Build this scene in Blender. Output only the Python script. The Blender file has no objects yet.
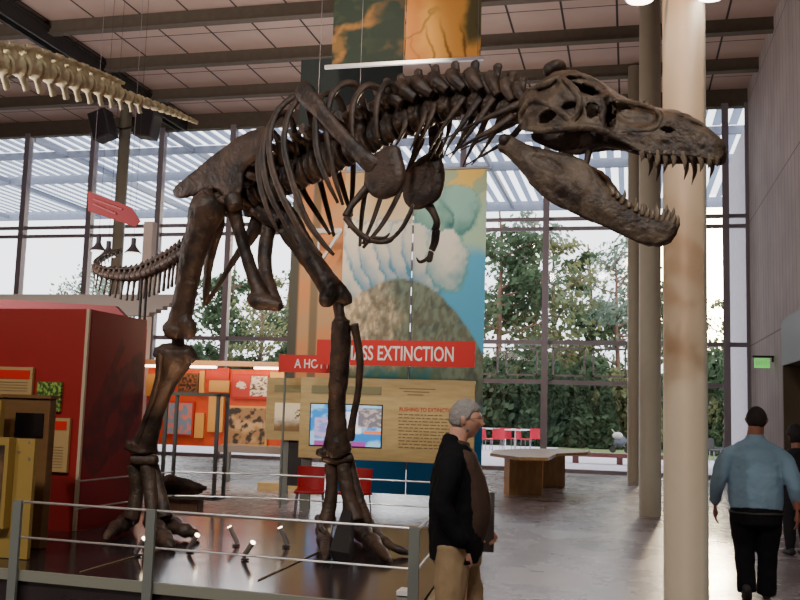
import bpy, bmesh, math, random
import numpy as np
from mathutils import Vector, Matrix, noise
random.seed(7)
R = math.radians
COL = bpy.context.scene.collection
scn = bpy.context.scene
# ------------------------------------------------------------------ camera
FPX = 953.0; EYE = 1.62
yaw, rho = R(13.6), R(1.7)
pit = math.atan(108*math.cos(rho)/FPX)
f0 = Vector((-math.sin(yaw), math.cos(yaw), 0)); r0 = Vector((math.cos(yaw), math.sin(yaw), 0)); Z = Vector((0, 0, 1))
FW = f0*math.cos(pit) + Z*math.sin(pit); u0 = r0.cross(FW)
RT = r0*math.cos(rho) + u0*math.sin(rho); UP = u0*math.cos(rho) - r0*math.sin(rho)
E0 = Vector((0, 0, EYE))
def ray(x, y): return FW + RT*((x-400)/FPX) + UP*((300-y)/FPX)
def CD(x, y, d): return E0 + ray(x, y)*d
def GZ(x, y, z=0.0):
    v = ray(x, y); return E0 + v*((z-EYE)/v.z)
def YP(x, y, Y):
    v = ray(x, y); return E0 + v*(Y/v.y)
def XP(x, y, X):
    v = ray(x, y); return E0 + v*(X/v.x)
def depth(p): return (Vector(p)-E0).dot(FW)

# ------------------------------------------------------------------ materials
def nmat(name):
    m = bpy.data.materials.new(name); m.use_nodes = True
    nt = m.node_tree; b = nt.nodes['Principled BSDF']
    return m, nt, b
def mat(name, col, rough=.6, metal=0, noise_amt=0, nscale=6, bump=0, bscale=40, spec=.5, col2=None, coat=0, coord='Object', stretch=None, alpha=1):
    m, nt, b = nmat(name)
    b.inputs['Base Color'].default_value = (*col, 1); b.inputs['Roughness'].default_value = rough
    b.inputs['Metallic'].default_value = metal
    b.inputs['Specular IOR Level'].default_value = spec
    if coat: b.inputs['Coat Weight'].default_value = coat; b.inputs['Coat Roughness'].default_value = .08
    tc = nt.nodes.new('ShaderNodeTexCoord'); mp = nt.nodes.new('ShaderNodeMapping')
    nt.links.new(tc.outputs[coord], mp.inputs['Vector'])
    if stretch: mp.inputs['Scale'].default_value = stretch
    if noise_amt or col2:
        n = nt.nodes.new('ShaderNodeTexNoise'); n.inputs['Scale'].default_value = nscale; n.inputs['Detail'].default_value = 6
        nt.links.new(mp.outputs[0], n.inputs['Vector'])
        rp = nt.nodes.new('ShaderNodeValToRGB')
        c2 = col2 if col2 else tuple(max(0, c*(1-noise_amt)) for c in col)
        c1 = col if col2 else tuple(c*(1+noise_amt*.5) for c in col)
        rp.color_ramp.elements[0].position = .35; rp.color_ramp.elements[1].position = .65
        rp.color_ramp.elements[0].color = (*c2, 1); rp.color_ramp.elements[1].color = (*c1, 1)
        nt.links.new(n.outputs['Fac'], rp.inputs['Fac']); nt.links.new(rp.outputs[0], b.inputs['Base Color'])
    if bump:
        n = nt.nodes.new('ShaderNodeTexNoise'); n.inputs['Scale'].default_value = bscale; n.inputs['Detail'].default_value = 5
        nt.links.new(mp.outputs[0], n.inputs['Vector'])
        bp = nt.nodes.new('ShaderNodeBump'); bp.inputs['Strength'].default_value = bump; bp.inputs['Distance'].default_value = .02
        nt.links.new(n.outputs['Fac'], bp.inputs['Height']); nt.links.new(bp.outputs[0], b.inputs['Normal'])
    return m
def emit(name, col, s):
    m, nt, b = nmat(name)
    b.inputs['Base Color'].default_value = (*col, 1); b.inputs['Emission Color'].default_value = (*col, 1); b.inputs['Emission Strength'].default_value = s
    return m
def print_mat(name, rough=.6, transl=0, em=0):
    m, nt, b = nmat(name)
    a = nt.nodes.new('ShaderNodeAttribute'); a.attribute_name = 'Col'
    nt.links.new(a.outputs['Color'], b.inputs['Base Color']); b.inputs['Roughness'].default_value = rough
    if em:
        nt.links.new(a.outputs['Color'], b.inputs['Emission Color']); b.inputs['Emission Strength'].default_value = em
    if transl:
        t = nt.nodes.new('ShaderNodeBsdfTranslucent'); mx = nt.nodes.new('ShaderNodeMixShader'); mx.inputs[0].default_value = transl
        nt.links.new(a.outputs['Color'], t.inputs['Color']); nt.links.new(b.outputs[0], mx.inputs[1]); nt.links.new(t.outputs[0], mx.inputs[2])
        nt.links.new(mx.outputs[0], nt.nodes['Material Output'].inputs['Surface'])
    return m
def glass_mat(name, tint=(1, 1, 1), refl=.08):
    m, nt, b = nmat(name); nt.nodes.remove(b)
    t = nt.nodes.new('ShaderNodeBsdfTransparent'); t.inputs[0].default_value = (*tint, 1)
    g = nt.nodes.new('ShaderNodeBsdfGlossy'); g.inputs['Roughness'].default_value = .03
    fr = nt.nodes.new('ShaderNodeFresnel'); fr.inputs[0].default_value = 1.3
    mx = nt.nodes.new('ShaderNodeMixShader')
    nt.links.new(fr.outputs[0], mx.inputs[0]); nt.links.new(t.outputs[0], mx.inputs[1]); nt.links.new(g.outputs[0], mx.inputs[2])
    nt.links.new(mx.outputs[0], nt.nodes['Material Output'].inputs['Surface'])
    return m

# ------------------------------------------------------------------ mesh builder (world coordinates)
def catmull(pts, n):
    """resample a list of equal-length tuples"""
    P = [np.array(p, float) for p in pts]
    if len(P) == 2: return [P[0]*(1-i/n) + P[1]*(i/n) for i in range(n+1)]
    out = []; seg = len(P)-1
    for i in range(n+1):
        t = i/n*seg; k = min(int(t), seg-1); u = t-k
        p1, p2 = P[k], P[k+1]; p0 = P[k-1] if k > 0 else 2*p1-p2; p3 = P[k+2] if k+2 <= seg else 2*p2-p1
        out.append(.5*((2*p1) + (p2-p0)*u + (2*p0-5*p1+4*p2-p3)*u*u + (3*p1-p0-3*p2+p3)*u**3))
    return out
ORG = {}
class MB:
    def __init__(s): s.v = []; s.f = []; s.c = None
    def quad(s, a, b, c, d):
        n = len(s.v); s.v += [tuple(a), tuple(b), tuple(c), tuple(d)]; s.f.append((n, n+1, n+2, n+3)); return s
    def box(s, lo, hi, M=None):
        n = len(s.v)
        for z in (lo[2], hi[2]):
            for x, y in ((lo[0], lo[1]), (hi[0], lo[1]), (hi[0], hi[1]), (lo[0], hi[1])):
                p = Vector((x, y, z)); s.v.append(tuple(M @ p if M else p))
        s.f += [tuple(n+i for i in q) for q in ((0, 3, 2, 1), (4, 5, 6, 7), (0, 1, 5, 4), (1, 2, 6, 5), (2, 3, 7, 6), (3, 0, 4, 7))]
        return s
    def obox(s, a, b, w, h, up=(0, 0, 1)):
        """bar from a to b, width w, height h"""
        a, b = Vector(a), Vector(b); t = (b-a).normalized(); u = Vector(up); sd = t.cross(u).normalized(); u = sd.cross(t)
        n = len(s.v)
        for p in (a, b):
            for i, j in ((-1, -1), (1, -1), (1, 1), (-1, 1)): s.v.append(tuple(p+sd*(w/2*i)+u*(h/2*j)))
        s.f += [tuple(n+i for i in q) for q in ((0, 1, 2, 3), (7, 6, 5, 4), (0, 4, 5, 1), (1, 5, 6, 2), (2, 6, 7, 3), (3, 7, 4, 0))]
        return s
    def tube(s, pts, rad, seg=10, flat=1.0, ref=None, n=None, cap=True, flats=None):
        """pts world points, rad radii; ref = direction of the second (flattened) axis"""
        if not hasattr(rad, '__len__'): rad = [rad]*len(pts)
        if flats is None: flats = [flat]*len(pts)
        rows = [(*p, r, fl) for p, r, fl in zip(pts, rad, flats)]
        if n: rows = catmull(rows, n)
        P = [Vector(r[:3]) for r in rows]; base = len(s.v); N = len(P)
        rf = Vector(ref) if ref is not None else None; prev = None
        for i in range(N):
            t = (P[min(i+1, N-1)]-P[max(i-1, 0)])
            t = t.normalized() if t.length > 1e-9 else Vector((0, 0, 1))
            if rf is not None: b = (rf - t*rf.dot(t))
            elif prev is None: b = t.orthogonal()
            else: b = prev - t*prev.dot(t)
            b.normalize(); prev = b; a = t.cross(b); r = max(rows[i][3], 1e-4); fl = rows[i][4]
            for k in range(seg):
                an = 2*math.pi*k/seg; s.v.append(tuple(P[i] + a*(math.cos(an)*r) + b*(math.sin(an)*r*fl)))
        for i in range(N-1):
            for k in range(seg):
                k2 = (k+1) % seg; s.f.append((base+i*seg+k, base+i*seg+k2, base+(i+1)*seg+k2, base+(i+1)*seg+k))
        if cap:
            s.f.append(tuple(base+k for k in range(seg))[::-1]); s.f.append(tuple(base+(N-1)*seg+k for k in range(seg)))
        return s
    def ell(s, c, r, seg=14, rings=8, M=None):
        c = Vector(c); rr = (r, r, r) if not hasattr(r, '__len__') else r; n = len(s.v)
        def put(x, y, z):
            p = Vector((x*rr[0], y*rr[1], z*rr[2])); p = (M @ p) if M else p; s.v.append(tuple(c+p))
        put(0, 0, -1)
        for i in range(1, rings):
            a = -math.pi/2 + math.pi*i/rings
            for k in range(seg): put(math.cos(a)*math.cos(2*math.pi*k/seg), math.cos(a)*math.sin(2*math.pi*k/seg), math.sin(a))
        put(0, 0, 1); top = len(s.v)-1
        for k in range(seg):
            k2 = (k+1) % seg; s.f.append((n, n+1+k2, n+1+k)); s.f.append((top, top-seg+k, top-seg+k2))
            for i in range(rings-2): s.f.append((n+1+i*seg+k, n+1+i*seg+k2, n+1+(i+1)*seg+k2, n+1+(i+1)*seg+k))
        return s
    def prism(s, poly, off):
        """poly: world points (planar-ish), extruded by vector off, both caps"""
        n = len(s.v); k = len(poly); off = Vector(off)
        s.v += [tuple(p) for p in poly] + [tuple(Vector(p)+off) for p in poly]
        s.f.append(tuple(range(n, n+k))[::-1]); s.f.append(tuple(range(n+k, n+2*k)))
        for i in range(k): j = (i+1) % k; s.f.append((n+i, n+j, n+k+j, n+k+i))
        return s
    def cyl(s, a, b, r, seg=16, r2=None): return s.tube([a, b], [r, r if r2 is None else r2], seg)
    def add(s, o):
        n = len(s.v); s.v += o.v; s.f += [tuple(i+n for i in f) for f in o.f]; return s
    def build(s, name, m, parent=None, smooth=False, remesh=0, disp=0, dscale=.1, solid=0, sub=0, bevel=0, cols=None, origin=None, soff=0):
        me = bpy.data.meshes.new(name)
        if parent is not None: org = ORG[parent.name]
        elif origin is not None: org = Vector(origin)
        else:
            lo = [min(v[i] for v in s.v) for i in range(3)]; hi = [max(v[i] for v in s.v) for i in range(3)]
            org = Vector(((lo[0]+hi[0])/2, (lo[1]+hi[1])/2, lo[2]))
        me.from_pydata([tuple(Vector(v)-org) for v in s.v], [], s.f)
        bm = bmesh.new(); bm.from_mesh(me); bmesh.ops.recalc_face_normals(bm, faces=bm.faces); bm.to_mesh(me); bm.free()
        if smooth: me.shade_smooth()
        if cols is not None:
            at = me.color_attributes.new('Col', 'FLOAT_COLOR', 'POINT')
            at.data.foreach_set('color', [x for c in cols for x in (*c, 1)])
        me.materials.append(m)
        o = bpy.data.objects.new(name, me); COL.objects.link(o)
        if parent is None: o.location = org; ORG[o.name] = org
        else: o.parent = parent; ORG[o.name] = org
        if bevel:
            md = o.modifiers.new('b', 'BEVEL'); md.width = bevel; md.segments = 2; md.limit_method = 'ANGLE'
        if solid:
            md = o.modifiers.new('s', 'SOLIDIFY'); md.thickness = solid; md.offset = soff
        if remesh:
            md = o.modifiers.new('r', 'REMESH'); md.mode = 'VOXEL'; md.voxel_size = remesh; md.use_smooth_shade = True
            sm = o.modifiers.new('sm', 'SMOOTH'); sm.iterations = 3; sm.factor = .6
        if sub:
            md = o.modifiers.new('ss', 'SUBSURF'); md.levels = sub; md.render_levels = sub
        if disp:
            md = o.modifiers.new('d', 'DISPLACE'); md.texture = cloud(dscale); md.strength = disp; md.mid_level = .5; md.texture_coords = 'LOCAL'
        return o
_cl = {}
def cloud(sz):
    if sz not in _cl:
        t = bpy.data.textures.new('cloud', 'CLOUDS'); t.noise_scale = sz; t.noise_depth = 3; _cl[sz] = t
    return _cl[sz]
def tag(o, label=None, cat=None, group=None, kind=None):
    if label: o['label'] = label
    if cat: o['category'] = cat
    if group: o['group'] = group
    if kind: o['kind'] = kind
    return o
def empty(name, loc, label=None, cat=None, group=None, kind=None):
    o = bpy.data.objects.new(name, None); COL.objects.link(o); o.location = loc; o.empty_display_size = .2
    ORG[o.name] = Vector(loc); return tag(o, label, cat, group, kind)
def copy_tree(o, parent=None):
    c = o.copy(); COL.objects.link(c)
    if parent is not None: c.parent = parent
    for ch in list(o.children): copy_tree(ch, c)
    return c
def struct(o): o['kind'] = 'structure'; return o
def lettering(txt, parent, m, size, origin, xdir, zdir, depth_=.004, align='LEFT', name='lettering'):
    cu = bpy.data.curves.new(name, 'FONT'); cu.body = txt; cu.size = size; cu.extrude = depth_; cu.align_x = align; cu.resolution_u = 3
    cu.offset = size*.012
    tmp = bpy.data.objects.new('tmp', cu); COL.objects.link(tmp); bpy.context.view_layer.update()
    me = bpy.data.meshes.new_from_object(tmp); bpy.data.objects.remove(tmp)
    X = Vector(xdir).normalized(); Y = Vector(zdir).normalized(); N = X.cross(Y)
    M = Matrix((X, Y, N)).transposed().to_4x4(); M.translation = Vector(origin)-ORG[parent.name]
    me.transform(M); me.materials.clear(); me.materials.append(m)
    o = bpy.data.objects.new(name, me); COL.objects.link(o); o.parent = parent; ORG[o.name] = ORG[parent.name]; return o
def picture(name, m, parent, o, xv, zv, fn, nx=60, ny=60, thick=.01):
    """a printed panel: corner o, edge vectors xv, zv; colour fn(u,v) per vertex; box-like with thickness"""
    mb = MB(); o = Vector(o); xv = Vector(xv); zv = Vector(zv); nrm = xv.cross(zv).normalized(); cols = []
    for j in range(ny+1):
        for i in range(nx+1):
            mb.v.append(tuple(o+xv*(i/nx)+zv*(j/ny))); cols.append(fn(i/nx, j/ny))
    for j in range(ny):
        for i in range(nx):
            a = j*(nx+1)+i; mb.f.append((a, a+1, a+nx+2, a+nx+1))
    ob = mb.build(name, m, parent, cols=cols)
    md = ob.modifiers.new('s', 'SOLIDIFY'); md.thickness = thick; md.offset = -1
    return ob
def nz(x, y, z=0): return noise.noise(Vector((x, y, z)))
def fbm(x, y, z=0, o=4): return noise.fractal(Vector((x, y, z)), 1.0, 2.0, o)
def mixc(a, b, t): t = max(0, min(1, t)); return tuple(a[i]*(1-t)+b[i]*t for i in range(3))
def sm(a, b, x): t = max(0, min(1, (x-a)/(b-a))); return t*t*(3-2*t)
def srgb(r, g, b): return tuple(((c/255)/12.92 if c/255 <= .04045 else ((c/255+.055)/1.055)**2.4) for c in (r, g, b))
# ------------------------------------------------------------------ setting
YF = 26.8; XR = 3.12; ZC = 10.55; ZD = .34
m_steel = mat('mullion steel', srgb(140, 134, 144), .5, .2)
m_beam = mat('ceiling beam', srgb(88, 80, 69), .7, noise_amt=.1)
m_alu = mat('brushed rail', srgb(205, 203, 198), .32, .9)
m_post = mat('rail post', srgb(122, 127, 120), .45, .1)
m_glass = glass_mat('facade glass')
m_white = mat('white paint', srgb(225, 225, 225), .5)
# floor
def floor_mat():
    m, nt, b = nmat('polished concrete')
    tc = nt.nodes.new('ShaderNodeTexCoord')
    n = nt.nodes.new('ShaderNodeTexNoise'); n.inputs['Scale'].default_value = .7; n.inputs['Detail'].default_value = 8; n.inputs['Roughness'].default_value = .65
    nt.links.new(tc.outputs['Object'], n.inputs['Vector'])
    rp = nt.nodes.new('ShaderNodeValToRGB'); rp.color_ramp.elements[0].position = .25; rp.color_ramp.elements[1].position = .75
    rp.color_ramp.elements[0].color = (*srgb(112, 104, 106), 1); rp.color_ramp.elements[1].color = (*srgb(168, 158, 162), 1)
    nt.links.new(n.outputs['Fac'], rp.inputs['Fac']); nt.links.new(rp.outputs[0], b.inputs['Base Color'])
    r2 = nt.nodes.new('ShaderNodeMapRange'); r2.inputs['To Min'].default_value = .16; r2.inputs['To Max'].default_value = .38
    nt.links.new(n.outputs['Fac'], r2.inputs['Value']); nt.links.new(r2.outputs[0], b.inputs['Roughness'])
    b.inputs['Specular IOR Level'].default_value = .8
    return m
fl = struct(MB().box((-26, -9, -.3), (XR+.4, YF+.2, 0)).build('floor', floor_mat(), origin=(0, 0, 0)))
# ceiling with thin dark joints
def grid_mat(name, base, line, sx, sy, wx, wy, axes=('X', 'Y'), offx=0, offy=0, rough=.8, mott=.08):
    m, nt, b = nmat(name)
    tc = nt.nodes.new('ShaderNodeTexCoord'); sp = nt.nodes.new('ShaderNodeSeparateXYZ'); nt.links.new(tc.outputs['Object'], sp.inputs[0])
    def ln(ax, s, w, off):
        a = nt.nodes.new('ShaderNodeMath'); a.operation = 'ADD'; a.inputs[1].default_value = 1000*s+off; nt.links.new(sp.outputs[ax], a.inputs[0])
        d = nt.nodes.new('ShaderNodeMath'); d.operation = 'MODULO'; d.inputs[1].default_value = s; nt.links.new(a.outputs[0], d.inputs[0])
        c = nt.nodes.new('ShaderNodeMath'); c.operation = 'LESS_THAN'; c.inputs[1].default_value = w; nt.links.new(d.outputs[0], c.inputs[0]); return c
    l1 = ln(axes[0], sx, wx, offx); l2 = ln(axes[1], sy, wy, offy)
    mx = nt.nodes.new('ShaderNodeMath'); mx.operation = 'MAXIMUM'; nt.links.new(l1.outputs[0], mx.inputs[0]); nt.links.new(l2.outputs[0], mx.inputs[1])
    n = nt.nodes.new('ShaderNodeTexNoise'); n.inputs['Scale'].default_value = .8; n.inputs['Detail'].default_value = 6; nt.links.new(tc.outputs['Object'], n.inputs['Vector'])
    rp = nt.nodes.new('ShaderNodeValToRGB'); rp.color_ramp.elements[0].position = .3; rp.color_ramp.elements[1].position = .7
    rp.color_ramp.elements[0].color = (*(c*(1-mott) for c in base), 1); rp.color_ramp.elements[1].color = (*(c*(1+mott) for c in base), 1)
    nt.links.new(n.outputs['Fac'], rp.inputs['Fac'])
    c = nt.nodes.new('ShaderNodeMixRGB'); nt.links.new(mx.outputs[0], c.inputs[0]); nt.links.new(rp.outputs[0], c.inputs[1]); c.inputs[2].default_value = (*line, 1)
    nt.links.new(c.outputs[0], b.inputs['Base Color']); b.inputs['Roughness'].default_value = rough
    return m
m_ceil = grid_mat('ceiling panels', srgb(178, 157, 146), srgb(50, 44, 42), 1.2, 1.25, .05, .04, offx=.3, offy=(-YF) % 1.25)
struct(MB().box((-26, -9, ZC), (XR+.4, YF+.1, ZC+.2)).build('ceiling', m_ceil, origin=(0, 0, 0)))
tn = 0
def trim(mb, m=None):
    global tn
    tn += 1; return struct(mb.build('trim_%d' % tn, m or m_beam))
for k in range(0, 9):
    y = YF-2.5*k
    if k == 0: trim(MB().box((-26, y-.2, ZC-.48), (XR, y+.05, ZC)))
    else:
        trim(MB().box((-26, y-.06, ZC-.30), (XR, y+.06, ZC)).box((-26, y-.12, ZC-.33), (XR, y+.12, ZC-.30)))
for k in range(0, 7):       # short hanger blocks on the front edge beam
    pass
m_dark = mat('dark steel', srgb(52, 50, 50), .6, .2)
for X in (-13.6, ): trim(MB().box((X-.16, -9, ZC-.55), (X-.10, YF-.2, ZC-.2)).box((X+.10, -9, ZC-.55), (X+.16, YF-.2, ZC-.2)).box((X-.2, -9, ZC-.2), (X+.2, YF-.2, ZC-.15)), m_dark)
# right wall: board-formed concrete
m_conc = grid_mat('board formed concrete', srgb(156, 146, 144), srgb(112, 103, 101), .42, 3.3, .03, .035, axes=('Y', 'Z'), offx=0, offy=-.2, mott=.16)
struct(MB().box((XR, -9, 0), (XR+.4, YF, ZC)).build('wall_right', m_conc, origin=(XR, 0, 0)))
struct(MB().box((-26.3, -9, 0), (-26, YF, ZC)).build('wall_left', mat('left wall plaster', srgb(150, 140, 132), .9)))
struct(MB().box((-26, -9.3, 0), (XR+.4, -9, ZC)).build('wall_back', mat('back wall plaster', srgb(150, 140, 132), .9)))
# facade: bays between mullions
MX = [-26+.0] + [-2.27-2.4*i for i in range(9, 0, -1)] + [-2.27, .13, 2.53, XR]
m_outcon = mat('pale concrete', srgb(190, 186, 192), .8, noise_amt=.1)
for i in range(len(MX)-1):
    a, b = MX[i], MX[i+1]; fr = MB()
    for z in (6.78, 7.06): fr.box((a+.05, YF-.06, z-.05), (b-.05, YF+.06, z+.05))
    for z in (3.56,): fr.box((a+.05, YF-.06, z-.06), (b-.05, YF+.06, z+.06))
    if b < 3: fr.box((a+.05, YF-.05, 2.40), (b-.05, YF+.05, 2.52))
    fr.box((a+.05, YF-.06, .0), (b-.05, YF+.06, .1))
    w = struct(fr.build('window_%d' % (i+1), m_steel, origin=(a, YF, 0)))
    MB().box((a, YF-.008, .1), (b, YF+.008, ZC-.4)).build('pane', m_glass, w)
    if i in (9, 10):
        f2 = MB()
        for (x0, x1) in ((a+.2, (a+b)/2-.1), ((a+b)/2+.1, b-.2)):
            f2.box((x0, YF-.1, 2.62), (x1, YF-.05, 2.67)).box((x0, YF-.1, 3.36), (x1, YF-.05, 3.41)).box((x0, YF-.1, 2.62), (x0+.05, YF-.05, 3.4)).box((x1-.05, YF-.1, 2.62), (x1, YF-.05, 3.4))
        f2.build('sash', m_steel, w)
for x in MX[1:]:
    trim(MB().box((x-.05, YF-.22, 0), (x+.05, YF+.06, ZC-.4)).box((x-.09, YF-.24, 0), (x+.09, YF-.2, ZC-.4)), m_steel)
# columns
m_col = mat('cream painted column', srgb(178, 174, 154), .5, noise_amt=.03)
def column(x, y, r, label):
    o = MB().tube([(x, y, 0), (x, y, .0), (x, y, ZC-.1)], [r, r, r], 40).build('column', m_col, smooth=False)
    o.data.shade_smooth(); 
    for p in o.data.polygons:
        if len(p.vertices) > 4: p.use_smooth = False
    tag(o, label, 'column', 'round cream columns of the hall'); return o
CY = [8.25, 16.28, 24.22]
cx1 = YP(685, 300, CY[0]).x; cx2 = YP(650, 300, CY[1]).x; cx3 = YP(634.5, 300, CY[2]).x
column(cx1, CY[0], .178, 'round cream column nearest the camera, warmly lit at its top')
column(cx2, CY[1], .178, 'round cream column second from the camera, left behind the nearest one')
column(cx3, CY[2], .17, 'farthest slim column of the right hand row, just before the glass wall')
cl = YP(122, 180, 25.0); column(cl.x, 25.0, .17, 'far left round column carrying the grey loudspeakers under the ceiling beam')
# outside: terrace, lawn
m_pave = mat('pale paving', srgb(205, 200, 208), .8, noise_amt=.06)
struct(MB().box((-40, YF+.2, -.3), (30, 38.5, -.02)).box((-40, 38.5, -.3), (-3.2, 46, -.021)).build('ground', m_pave, origin=(0, 30, -.3)))
m_lawn = mat('lawn', srgb(110, 128, 70), .95, col2=srgb(84, 105, 55), nscale=2)
o = MB().box((-70, 46, -.4), (60, 130, -.03)).box((-3.2, 38.5, -.4), (60, 46, -.03)).build('lawn', m_lawn, origin=(0, 60, -.4)); o['kind'] = 'structure'
# canopy outside
m_pv = mat('canopy slat', srgb(185, 192, 205), .6)
nt = m_pv.node_tree; tr = nt.nodes.new('ShaderNodeBsdfTranslucent'); tr.inputs[0].default_value = (*srgb(196, 208, 228), 1); mx = nt.nodes.new('ShaderNodeMixShader'); mx.inputs[0].default_value = .45
nt.links.new(nt.nodes['Principled BSDF'].outputs[0], mx.inputs[1]); nt.links.new(tr.outputs[0], mx.inputs[2]); nt.links.new(mx.outputs[0], nt.nodes['Material Output'].inputs['Surface'])
cb = MB()
for y, h in ((28.9, .3), (32.4, .4), (39.2, .5)): cb.box((-45, y-.07, 9.95), (14, y+.07, 9.95+h*.8))
for k in range(13): x = -43.1+4.8*k; cb.box((x-.05, YF+.2, 10.0), (x+.05, 39, 10.18))
sl = MB(); x = -45
while x < 14:
    sl.box((x, YF+.3, 10.2), (x+.24, 28.8, 10.24)); sl.box((x+.1, 29.1, 10.2), (x+.34, 32.2, 10.24)); sl.box((x, 32.6, 10.2), (x+.2, 39, 10.24)); x += .46
can = empty('solar_canopy', (-15, 33, 9.7), 'slatted solar canopy jutting out beyond the glass wall', 'canopy')
cb.build('beam_frame', mat('canopy steel', srgb(130, 138, 155), .6), can); sl.build('slats', m_pv, can)
# exterior concrete wall seen through the last panes
struct(MB().box((XR-.05, YF+.1, 0), (XR+.35, 33, 9.6)).build('wall_outside', m_outcon))
# ------------------------------------------------------------------ deck / plinth
m_deck = mat('dark gloss deck', srgb(48, 40, 42), .16, spec=.7, noise_amt=.2, nscale=2)
m_skirt = mat('black skirt', srgb(24, 22, 22), .8)
DX0, DX1, DY0, DY1 = -9.0, -1.3, 6.3, 10.25
poly = [(DX0, 6.76), (-1.33, 6.26), (-1.62, DY1), (DX0, DY1)]
pl = empty('display_plinth', (-4.5, 8.2, 0), 'low black glossy plinth the big skeleton stands on', 'plinth')
MB().prism([Vector((x, y, .03)) for x, y in poly], (0, 0, ZD-.035)).build('deck', m_deck, pl)
MB().prism([Vector((x, y+(.05 if y < 8 else -.05), 0)) for x, y in poly], (0, 0, .06)).build('skirt', m_skirt, pl)
m_edge = mat('edge strip', srgb(140, 142, 126), .5, .1)
fe = MB().obox((DX0, 6.74, ZD-.04), (-1.33, 6.24, ZD-.04), .03, .075); fe.build('edge_strip', m_edge, pl)
m_tan = mat('tan border', srgb(150, 132, 95), .6)
MB().obox((DX0, DY1+.06, ZD-.04), (-1.55, DY1+.06, ZD-.04), .14, .09).obox((-1.28, 6.25, ZD-.05), (-1.58, DY1+.1, ZD-.05), .06, .09).build('border', m_tan, pl)
sm_ = MB()
for a, b in (((80, 572), (160, 549)), ((258, 580), (322, 550))): MB().obox(GZ(*a, ZD+.001), GZ(*b, ZD+.001), .012, .006).build('seam', m_tan, pl)
pass
for k, px in enumerate((18, 38, 140, 163, 300, 402)):
    t = (px-28)/390; c = GZ(px, 572+px*.085, ZD-.03); MB().cyl((c.x, DY0+.04+.0, ZD-.035), (c.x, DY0-.0, ZD-.035), .01, 8) 
# railing
def rail_z(p, h): return Vector((p[0], p[1], ZD+h))
HR, HM = .50, .24
fp = [(-4.4, DY0+.02), (-3.27, DY0+.0), (-1.36, DY0-.08)]
fp[0] = tuple(GZ(28, 569, ZD-.02))[:2]; fp[1] = tuple(GZ(152, 584, ZD-.02))[:2]; fp[2] = tuple(GZ(419, 605, ZD-.02))[:2]
fp = [(p[0], 6.42+(p[0]+4.4)*-.065+.0) for p in fp]
rl = empty('guard_rail', (-3.2, 6.3, 0), 'low steel guard rail along the front edge of the plinth', 'railing')
for x, y in fp: MB().box((x-.035, y-.035, .1), (x+.035, y-.008, ZD+HR+.01)).build('post', m_post, rl)
a0 = (fp[0][0]-.02, fp[0][1])
for h, r in ((HR, .009), (HM, .008)):
    MB().cyl(rail_z(a0, h), rail_z(fp[2], h), r, 8).build('rail', m_alu, rl)
rb = empty('guard_rail', (-3.3, 10.2, ZD), 'low steel guard rail along the back edge of the plinth', 'railing')
bp = [(-5.12, 9.9), (-3.85, 10.15), (-1.66, 10.15)]
for x, y in bp[2:]: MB().box((x-.03, y-.02, ZD), (x+.03, y+.02, ZD+HR)).build('post', m_post, rb)
for h in (HR, HM): MB().cyl(rail_z(bp[1], h), rail_z(bp[2], h), .009, 8).cyl(rail_z((-4.9, 9.9), h), rail_z(bp[1], h), .009, 8).build('rail', m_alu, rb)
for h in (HR, HM): MB().cyl(rail_z((-5.08, 8.2), h), rail_z((-4.92, 9.86), h), .008, 8).build('rail', m_alu, rb)

rs = empty('guard_rail', (-1.5, 8.2, ZD), 'side guard rail of the plinth running back behind the man in black', 'railing')
for h in (HR, HM): MB().cyl(rail_z((fp[2][0]+.02, fp[2][1]), h), rail_z((-1.66, 10.13), h), .009, 8).build('rail', m_alu, rs)
MB().box((-1.52, 8.3, ZD), (-1.46, 8.36, ZD+HR)).build('post', m_post, rs)
# small spotlights on the deck
m_chrome = mat('chrome', srgb(225, 215, 210), .3, .85); m_lampw = emit('lamp lens', (1, .8, .55), 14)
sp_px = [(137, 556, 10, -16, 1), (190, 552, 9, -14, 1), (236, 546, -8, -16, 0), (245, 560, 9, -10, 1), (286, 547, -7, -16, 0)]
spots = []
lb = ['leftmost small chrome spotlight on the plinth, by the hind foot', 'small chrome spotlight right of the hind foot with glowing lens', 'upright small chrome spotlight tilted left in the middle of the plinth',
      'small chrome spotlight tilted right, nearest the rail', 'small chrome spotlight tilted left beside the front foot']
for k, (px, py, dx, dy, lit) in enumerate(sp_px):
    b = GZ(px, py, ZD); d = depth(b); s = d/FPX
    t = empty('spotlight', b, lb[k], 'spotlight', 'spotlights on the plinth')
    c0 = b+Vector((0, 0, .05)); ax = (RT*dx - UP*dy*1.0).normalized()
    if lit: ax = (RT*.5+UP*.75-FW*.35).normalized()
    MB().cyl(c0-ax*.03, c0+ax*.135, .022, 16).build('lamp_housing', m_chrome, t)
    MB().cyl(c0+ax*.136, c0+ax*.14, .02, 16).build('lens', m_lampw, t)
    MB().cyl(b, b+Vector((0, 0, .012)), .035, 14).cyl(b, c0, .006, 8).build('base', m_dark, t)
    spots.append(c0+ax*.155)
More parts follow.
